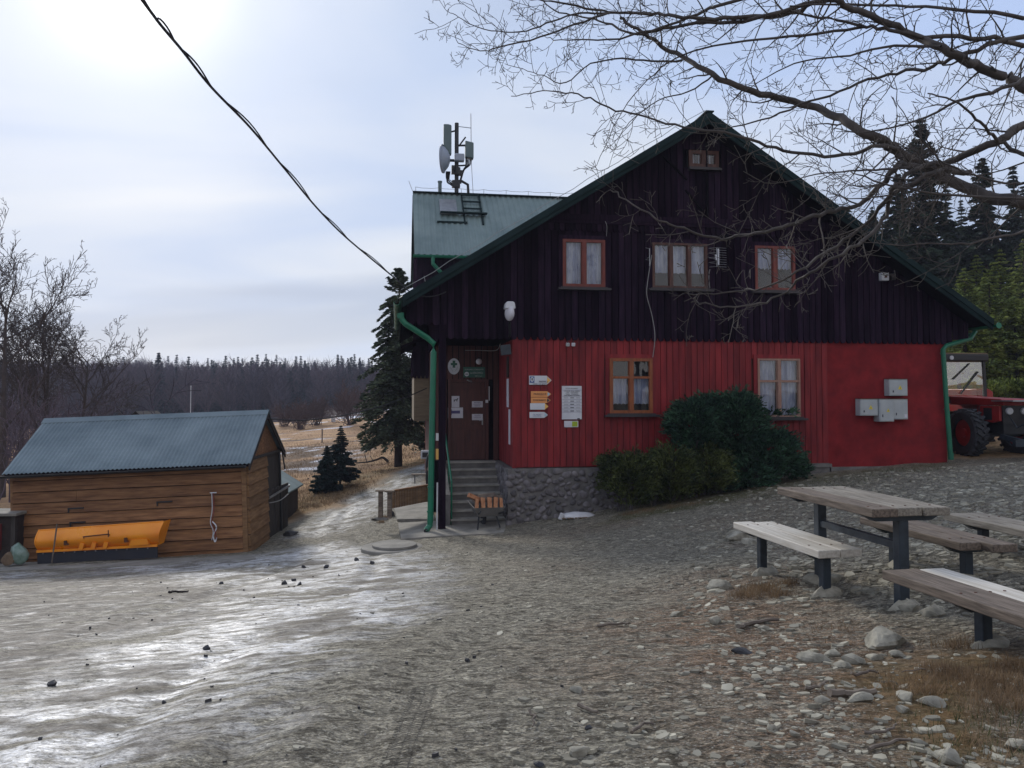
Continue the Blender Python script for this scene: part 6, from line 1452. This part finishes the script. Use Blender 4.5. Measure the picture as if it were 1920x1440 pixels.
for nm, path, Y0, Y1, r0, r1 in limbs:
    P = []; m = len(path)
    for i, (x, y) in enumerate(path):
        px, py = Z(x, y); f = i/(m-1); Y = Y0+(Y1-Y0)*f+.25*math.sin(i*1.3+ord(nm)); P.append(at(px, py, Y))
    if nm in 'ACDEFIO': P = [Vector((TR.x-.1, TR.y, max(P[0].z*.6+TR.z*.4, TR.z+1.5)))]+P
    P = smooth_path(P, 4); n = len(P)
    P = [p+Vector((rr.gauss(0,1), 0, rr.gauss(0,1)))*min(.012, r0*.3) for p in P]
    rad = [r0+(r1-r0)*(i/(n-1))**.8 for i in range(n)]; rad = [q*.82 for q in rad]; cr.tube(P, rad, 9 if r0 > .04 else 6, False)
    acc = 0; side = 1; nxt = .2
    for i in range(1, n):
        seg = (P[i]-P[i-1]); acc += seg.length
        f = i/n
        if acc > nxt and P[i].x < 6.6:
            acc = 0; nxt = rr.uniform(.10, .22)*(1.6 if rad[i] > .05 else 1.1); td = seg.normalized(); vd = (P[i]-cview).normalized(); s = (td.cross(vd).normalized()*side+vd*rr.gauss(0,.6)).normalized(); side = -side if rr.random() < .8 else side
            an = R(rr.uniform(30, 65)); L = rr.uniform(.25, .85)*(1.15-.5*f); twig(P[i], td*math.cos(an)+s*math.sin(an)+Vector((0,0,.0)), L, max(min(rad[i]*.45, .012), .004), 0 if L > .5 else 1)
print('twig faces', len(cr.f))
t_ = trunk.build('trunk', MT['bough'], big, smooth=True); c_ = cr.build('branches', MT['bough'], big, smooth=True)
for o in (t_, c_): o.location = -TR

# ------------------------------------------------------------------ stones, sticks, grass
nr = np.random.default_rng(9)
def flakes(n, seed, sampler, smin, smax, name, mat, zoff=0.0, flat=.16, pw=2.2):
    r = np.random.default_rng(seed); X, Y = sampler(r, n); n = len(X); Zz = gzv(X, Y); e = .05; nx = -(gzv(X+e, Y)-Zz)/e; ny = -(gzv(X, Y+e)-Zz)/e
    S = smin+(smax-smin)*r.random(n)**pw; verts = []; faces = []; K = 6
    for i in range(n):
        s = S[i]; a0 = r.uniform(0, 6.28); tx, ty = nx[i]*.8+r.normal()*.13, ny[i]*.8+r.normal()*.13; asp = r.uniform(.4, .9); h = s*flat*r.uniform(.6, 1.6); o = len(verts); el = r.uniform(0, 3.14); ce, se = math.cos(el), math.sin(el)
        for lay in (0, 1):
            for k in range(K):
                a = a0+6.283*k/K+r.uniform(-.3, .3)*(1 if lay == 0 else 0) if lay == 0 else 0
                if lay == 0:
                    q = s*.5*r.uniform(.7, 1.15); x = q*math.cos(a); y = q*asp*math.sin(a); X_, Y_ = x*ce-y*se, x*se+y*ce
                    verts.append((X[i]+X_, Y[i]+Y_, Zz[i]+zoff-h*.45-(X_*tx+Y_*ty)))
                else:
                    bx, by, bz = verts[o+k]; f = .86; verts.append((X[i]+(bx-X[i])*f, Y[i]+(by-Y[i])*f, Zz[i]+zoff+h*.6-((bx-X[i])*f*tx+(by-Y[i])*f*ty)))
        faces.append(tuple(o+K+k for k in range(K)))
        for k in range(K): faces.append((o+k, o+(k+1) % K, o+K+(k+1) % K, o+K+k))
    me = bpy.data.meshes.new(name); me.from_pydata(verts, [], faces); me.materials.append(MT[mat]); ob = bpy.data.objects.new(name, me); scn.collection.objects.link(ob); return tag(ob, kind='stuff')
def samp_yard(r, n):
    Y = 3.0+17*r.random(n)**1.15; X = (r.random(n)*1.0-.28)*Y*.98; f = fbm(X*.6, Y*.6, 3, 7); keep = r.random(n) < np.clip((X/Y+.12)*2.2, .07, 1)*np.clip((f-.25)*2.2, .15, 1)
    inh = (Y > 17.4+X*.15) & (X > -2); keep &= ~inh; return X[keep], Y[keep]
flakes(22000, 1, samp_yard, .010, .10, 'shale_gravel', 'flake', pw=3.2)
def samp_slope(r, n):
    Y = 7+13*r.random(n); X = 1.5+r.random(n)*(.72*Y); k = (Y < 17.2+X*.15) & (X < 16) & (r.random(n) < np.clip((X/Y-.15)*2.5, 0, 1)); return X[k], Y[k]
flakes(12000, 2, samp_slope, .03, .17, 'slope_shale', 'flake', pw=2.6)
def samp_left(r, n):
    Y = 3+13*r.random(n)**1.1; X = -.66*Y*r.random(n)+.5; return X, Y
flakes(260, 3, samp_left, .010, .05, 'dark_grit', 'rockd', flat=.5, pw=3)
# rocks one can tell apart
RK = [(1665,1205,88,'large split pale rock between the near bench and the pale bench'),(1527,1240,50,'rounded white rock left of the rubble cluster'),(1606,1245,46,'grey rock in the middle of the rubble cluster'),(1580,1255,34,'pointed pale stone in the rubble cluster'),(1678,1228,34,'small round pale rock under the large split rock'),(1350,1103,56,'grey flat rock left of the pale bench'),(1388,1015,52,'flat slab behind the left leg of the pale bench'),(1408,1022,36,'second flat slab beside the bench leg'),(1388,1222,46,'dark oval rock in the open yard'),(1266,1152,26,'pale upright chip of rock in the yard'),(1432,1186,20,'white pointed chip by the long stick'),(1420,1182,18,'grey chip by the long stick'),(1345,1175,28,'flat stone in the brown patch'),(1776,1422,62,'big pale rock at the bottom right edge'),(1735,1420,24,'small pale rock left of the big one at the bottom'),(1905,1398,52,'pale rock at the bottom right corner'),(1745,1325,50,'long grey leaning shard by the grass tuft'),(1698,1310,46,'flat grey stone above the leaning shard'),(1615,1317,44,'pale flat stone beside the log like stick'),(1540,1320,30,'grey wedge of stone left of the log like stick'),(1695,1338,30,'white stone left of the leaning shard'),(1083,1420,46,'flat pale topped slab at the bottom centre'),(1010,1432,26,'dark lump of rock at the bottom edge'),(1102,1366,20,'small upright dark stone at the bottom centre'),(1081,1290,28,'small grey rock in the middle of the yard'),(1447,1380,28,'pale flat flake at the lower right of the yard'),(1181,1312,14,'small white square chip in the yard'),(1422,1284,18,'small white chip right of the yard centre'),(1748,1150,50,'flat rock in the shade under the near bench'),(1708,1145,40,'grey rock under the near bench'),(1720,1386,30,'pale stone near the bottom right tuft'),(1470,1255,24,'small stone left of the rubble'),(1490,1393,22,'flat pale chip near the bottom'),(1560,1232,30,'grey stone in front of the white rock'),(1640,1236,34,'grey stone right in the rubble cluster'),(1286,1268,20,'small flat stone above the yard centre')]
for i, (px, py, w, lb) in enumerate(RK):
    o = rock(px, py, w, lb, 'rock' if 'dark' not in lb else 'rockd', .42 if w > 30 else .5, .75, group='loose rocks in the yard', seed=i+3)
for i, (px, py, w, lb) in enumerate(((388,1218,18,'dark stone standing on the ice in the middle'),(100,1278,24,'dark stone on the ice at the left'),(308,1313,12,'small dark stone low on the ice'),(532,1097,16,'dark stone on the bright ice near the shed corner'),(550,1091,12,'dark stone right of another on the bright ice'),(415,1097,12,'small dark stone on the ice before the shed'),(562,1099,12,'dark crumb on the ice toward the drain'),(668,1054,14,'dark stone near the manhole'),(697,1060,12,'small dark stone right of the manhole ice'),(569,1064,12,'dark stone on the upper ice'),(75,1398,12,'small dark stone at the lower left ice'),(876,1243,14,'dark stone at the edge of the ice'),(612,1065,12,'dark stone between the manhole and the shed'))):
    rock(px, py, w, lb, 'rockd', .8, .9, name='dark_stone', group='dark stones on the ice', seed=50+i)
def stick(pts, r, label, mat='stick', group='dead sticks on the ground'):
    P = [on_ground(*p) + Vector((0,0,.02)) for p in pts]; P = smooth_path(P, 4); n = len(P); b = MB(); rr = random.Random(len(label)); P = [p+Vector((rr.gauss(0,.005), rr.gauss(0,.005), rr.gauss(0,.004))) for p in P]
    b.tube(P, [r*(1-.5*i/n) for i in range(n)], 6); return tag(b.build('dead_stick', MT[mat]), label, 'stick', group)
stick([(1556,1313),(1590,1305),(1640,1308)], .028, 'thick log like stick right of the yard')
stick([(1385,1188),(1410,1175),(1460,1168)], .022, 'long bent stick left of the bench footing')
stick([(1510,1304),(1535,1295),(1550,1286)], .012, 'short brown stick above the log like stick')
stick([(1620,1385),(1660,1377),(1680,1370)], .009, 'thin stick near the bottom right')
stick([(1600,1278),(1630,1268),(1645,1262)], .010, 'forked twig under the rubble cluster')
stick([(1630,1406),(1680,1396),(1710,1393)], .010, 'pale curved stick lowest at the right')
stick([(1185,1388),(1205,1372),(1225,1370)], .010, 'dark crooked twig in the lower centre')
stick([(1085,1338),(1120,1342)], .012, 'short dark stick left of the crooked twig')
stick([(1120,1178),(1150,1176),(1178,1178)], .014, 'flat grey splinter of wood in the yard')
stick([(995,1345),(1003,1360),(997,1372)], .007, 'tiny hooked twig in the lower middle')
stick([(315,1113),(335,1110),(354,1110)], .02, 'dark stick lying on the ice before the shed', 'wdark')
stick([(1740,1262),(1690,1261)], .005, 'thin pale twig under the near bench')
# grass
def grass(name, mat, centers, n, hgt, seed, rad):
    r = np.random.default_rng(seed); V = []
    for (c, w, m) in centers:
        x = c[0]+r.normal(size=m)*w; y = c[1]+r.normal(size=m)*w; z = gzv(x, y); a = r.uniform(0, 6.28, m); h = hgt*(.35+.9*r.random(m)); lean = r.uniform(.1, 1.1, m); wd = rad*(.6+.8*r.random(m))
        dx, dy = np.cos(a), np.sin(a); b0 = np.c_[x-dy*wd, y+dx*wd, z-.01]; b1 = np.c_[x+dy*wd, y-dx*wd, z-.01]; tp = np.c_[x+dx*h*lean, y+dy*h*lean, z+h*(1.0-.25*lean)]
        V.append(np.stack([b0, b1, tp+(b1-b0)*.15, tp], 1))
    V = np.concatenate(V).reshape(-1, 3); return tag(np_mesh(name, V, len(V)//4, MT[mat]), kind='stuff')
C = []
for (px, py, w, m) in ((1800,1275,.12,700),(1870,1290,.11,1300),(1900,1262,.07,700),(1760,1262,.06,300),(1850,1335,.12,350),(1740,1300,.05,160),(1905,1330,.08,400),(1430,1110,.10,900),(1400,1120,.08,500),(1460,1120,.06,400),(1480,1100,.05,300),(1560,1180,.12,60),(1900,1400,.2,400),(1700,1290,.1,300),(1790,1215,.08,300)): p = gpt(px, py); C.append(((p.x, p.y), w, m))
for (px, py, w, m) in ((1210,958,.15,700),(1180,965,.12,500),(1260,952,.15,500),(1300,945,.15,300),(720,972,.07,900),(715,980,.05,400)): p = gpt(px, py); C.append(((p.x, p.y), w, m))
grass('dry_grass', 'drygr', C, 0, .07, 3, .0022)
C = []
for k in range(60):
    f = k/59; px = 1150+630*f; py = 968-98*f+random.uniform(-6, 10); p = gpt(px, py); C.append(((p.x, p.y), .16, 130))
for (px, py, w, m) in ((1800,1390,.2,260),(1880,1350,.2,260)): p = gpt(px, py); C.append(((p.x, p.y), w, m))
grass('olive_grass', 'greengr', C, 0, .05, 4, .0025)
C = []; r = np.random.default_rng(12)
for k in range(900):
    px = r.uniform(520, 812); py = 1.0*r.uniform(800, 960)
    p = gpt(px, py)
    if polydist(np.array([p.x]), np.array([p.y]), yard_poly)[0] < -.3: C.append(((p.x, p.y), .3*p.y/30, 34))
grass('field_grass', 'drygr', C, 0, .10, 5, .009)
# fallen branch in the field
P = [at(668,868,36), at(690,866,36), at(706,862,36), at(718,858,36), at(728,866,36)]; b = MB(); b.tube(smooth_path(P, 4), list(np.linspace(.03,.07,17)), 6); b.tube([at(688,868,36), at(684,852,36.2)], .02, 4); b.tube([at(700,864,36), at(694,855,36.2)], .02, 4); tag(b.build('fallen_branch', MT['barkd']), 'fallen bent branch lying on the tan field left of the tall conifer', 'branch')

# ------------------------------------------------------------------ haze
b = MB(); b.box((-430, -175, -40), (430, 440, 60)); hz = b.build('haze', None); hz.data.materials.clear(); tag(hz, kind='stuff')
m = bpy.data.materials.new('haze_air'); m.use_nodes = True; N = m.node_tree.nodes; N.clear(); o = N.new('ShaderNodeOutputMaterial'); pv = N.new('ShaderNodeVolumePrincipled')
pv.inputs['Color'].default_value = (.75, .80, 1, 1); pv.inputs['Density'].default_value = .0006; m.node_tree.links.new(pv.outputs[0], o.inputs['Volume']); hz.data.materials.append(m)
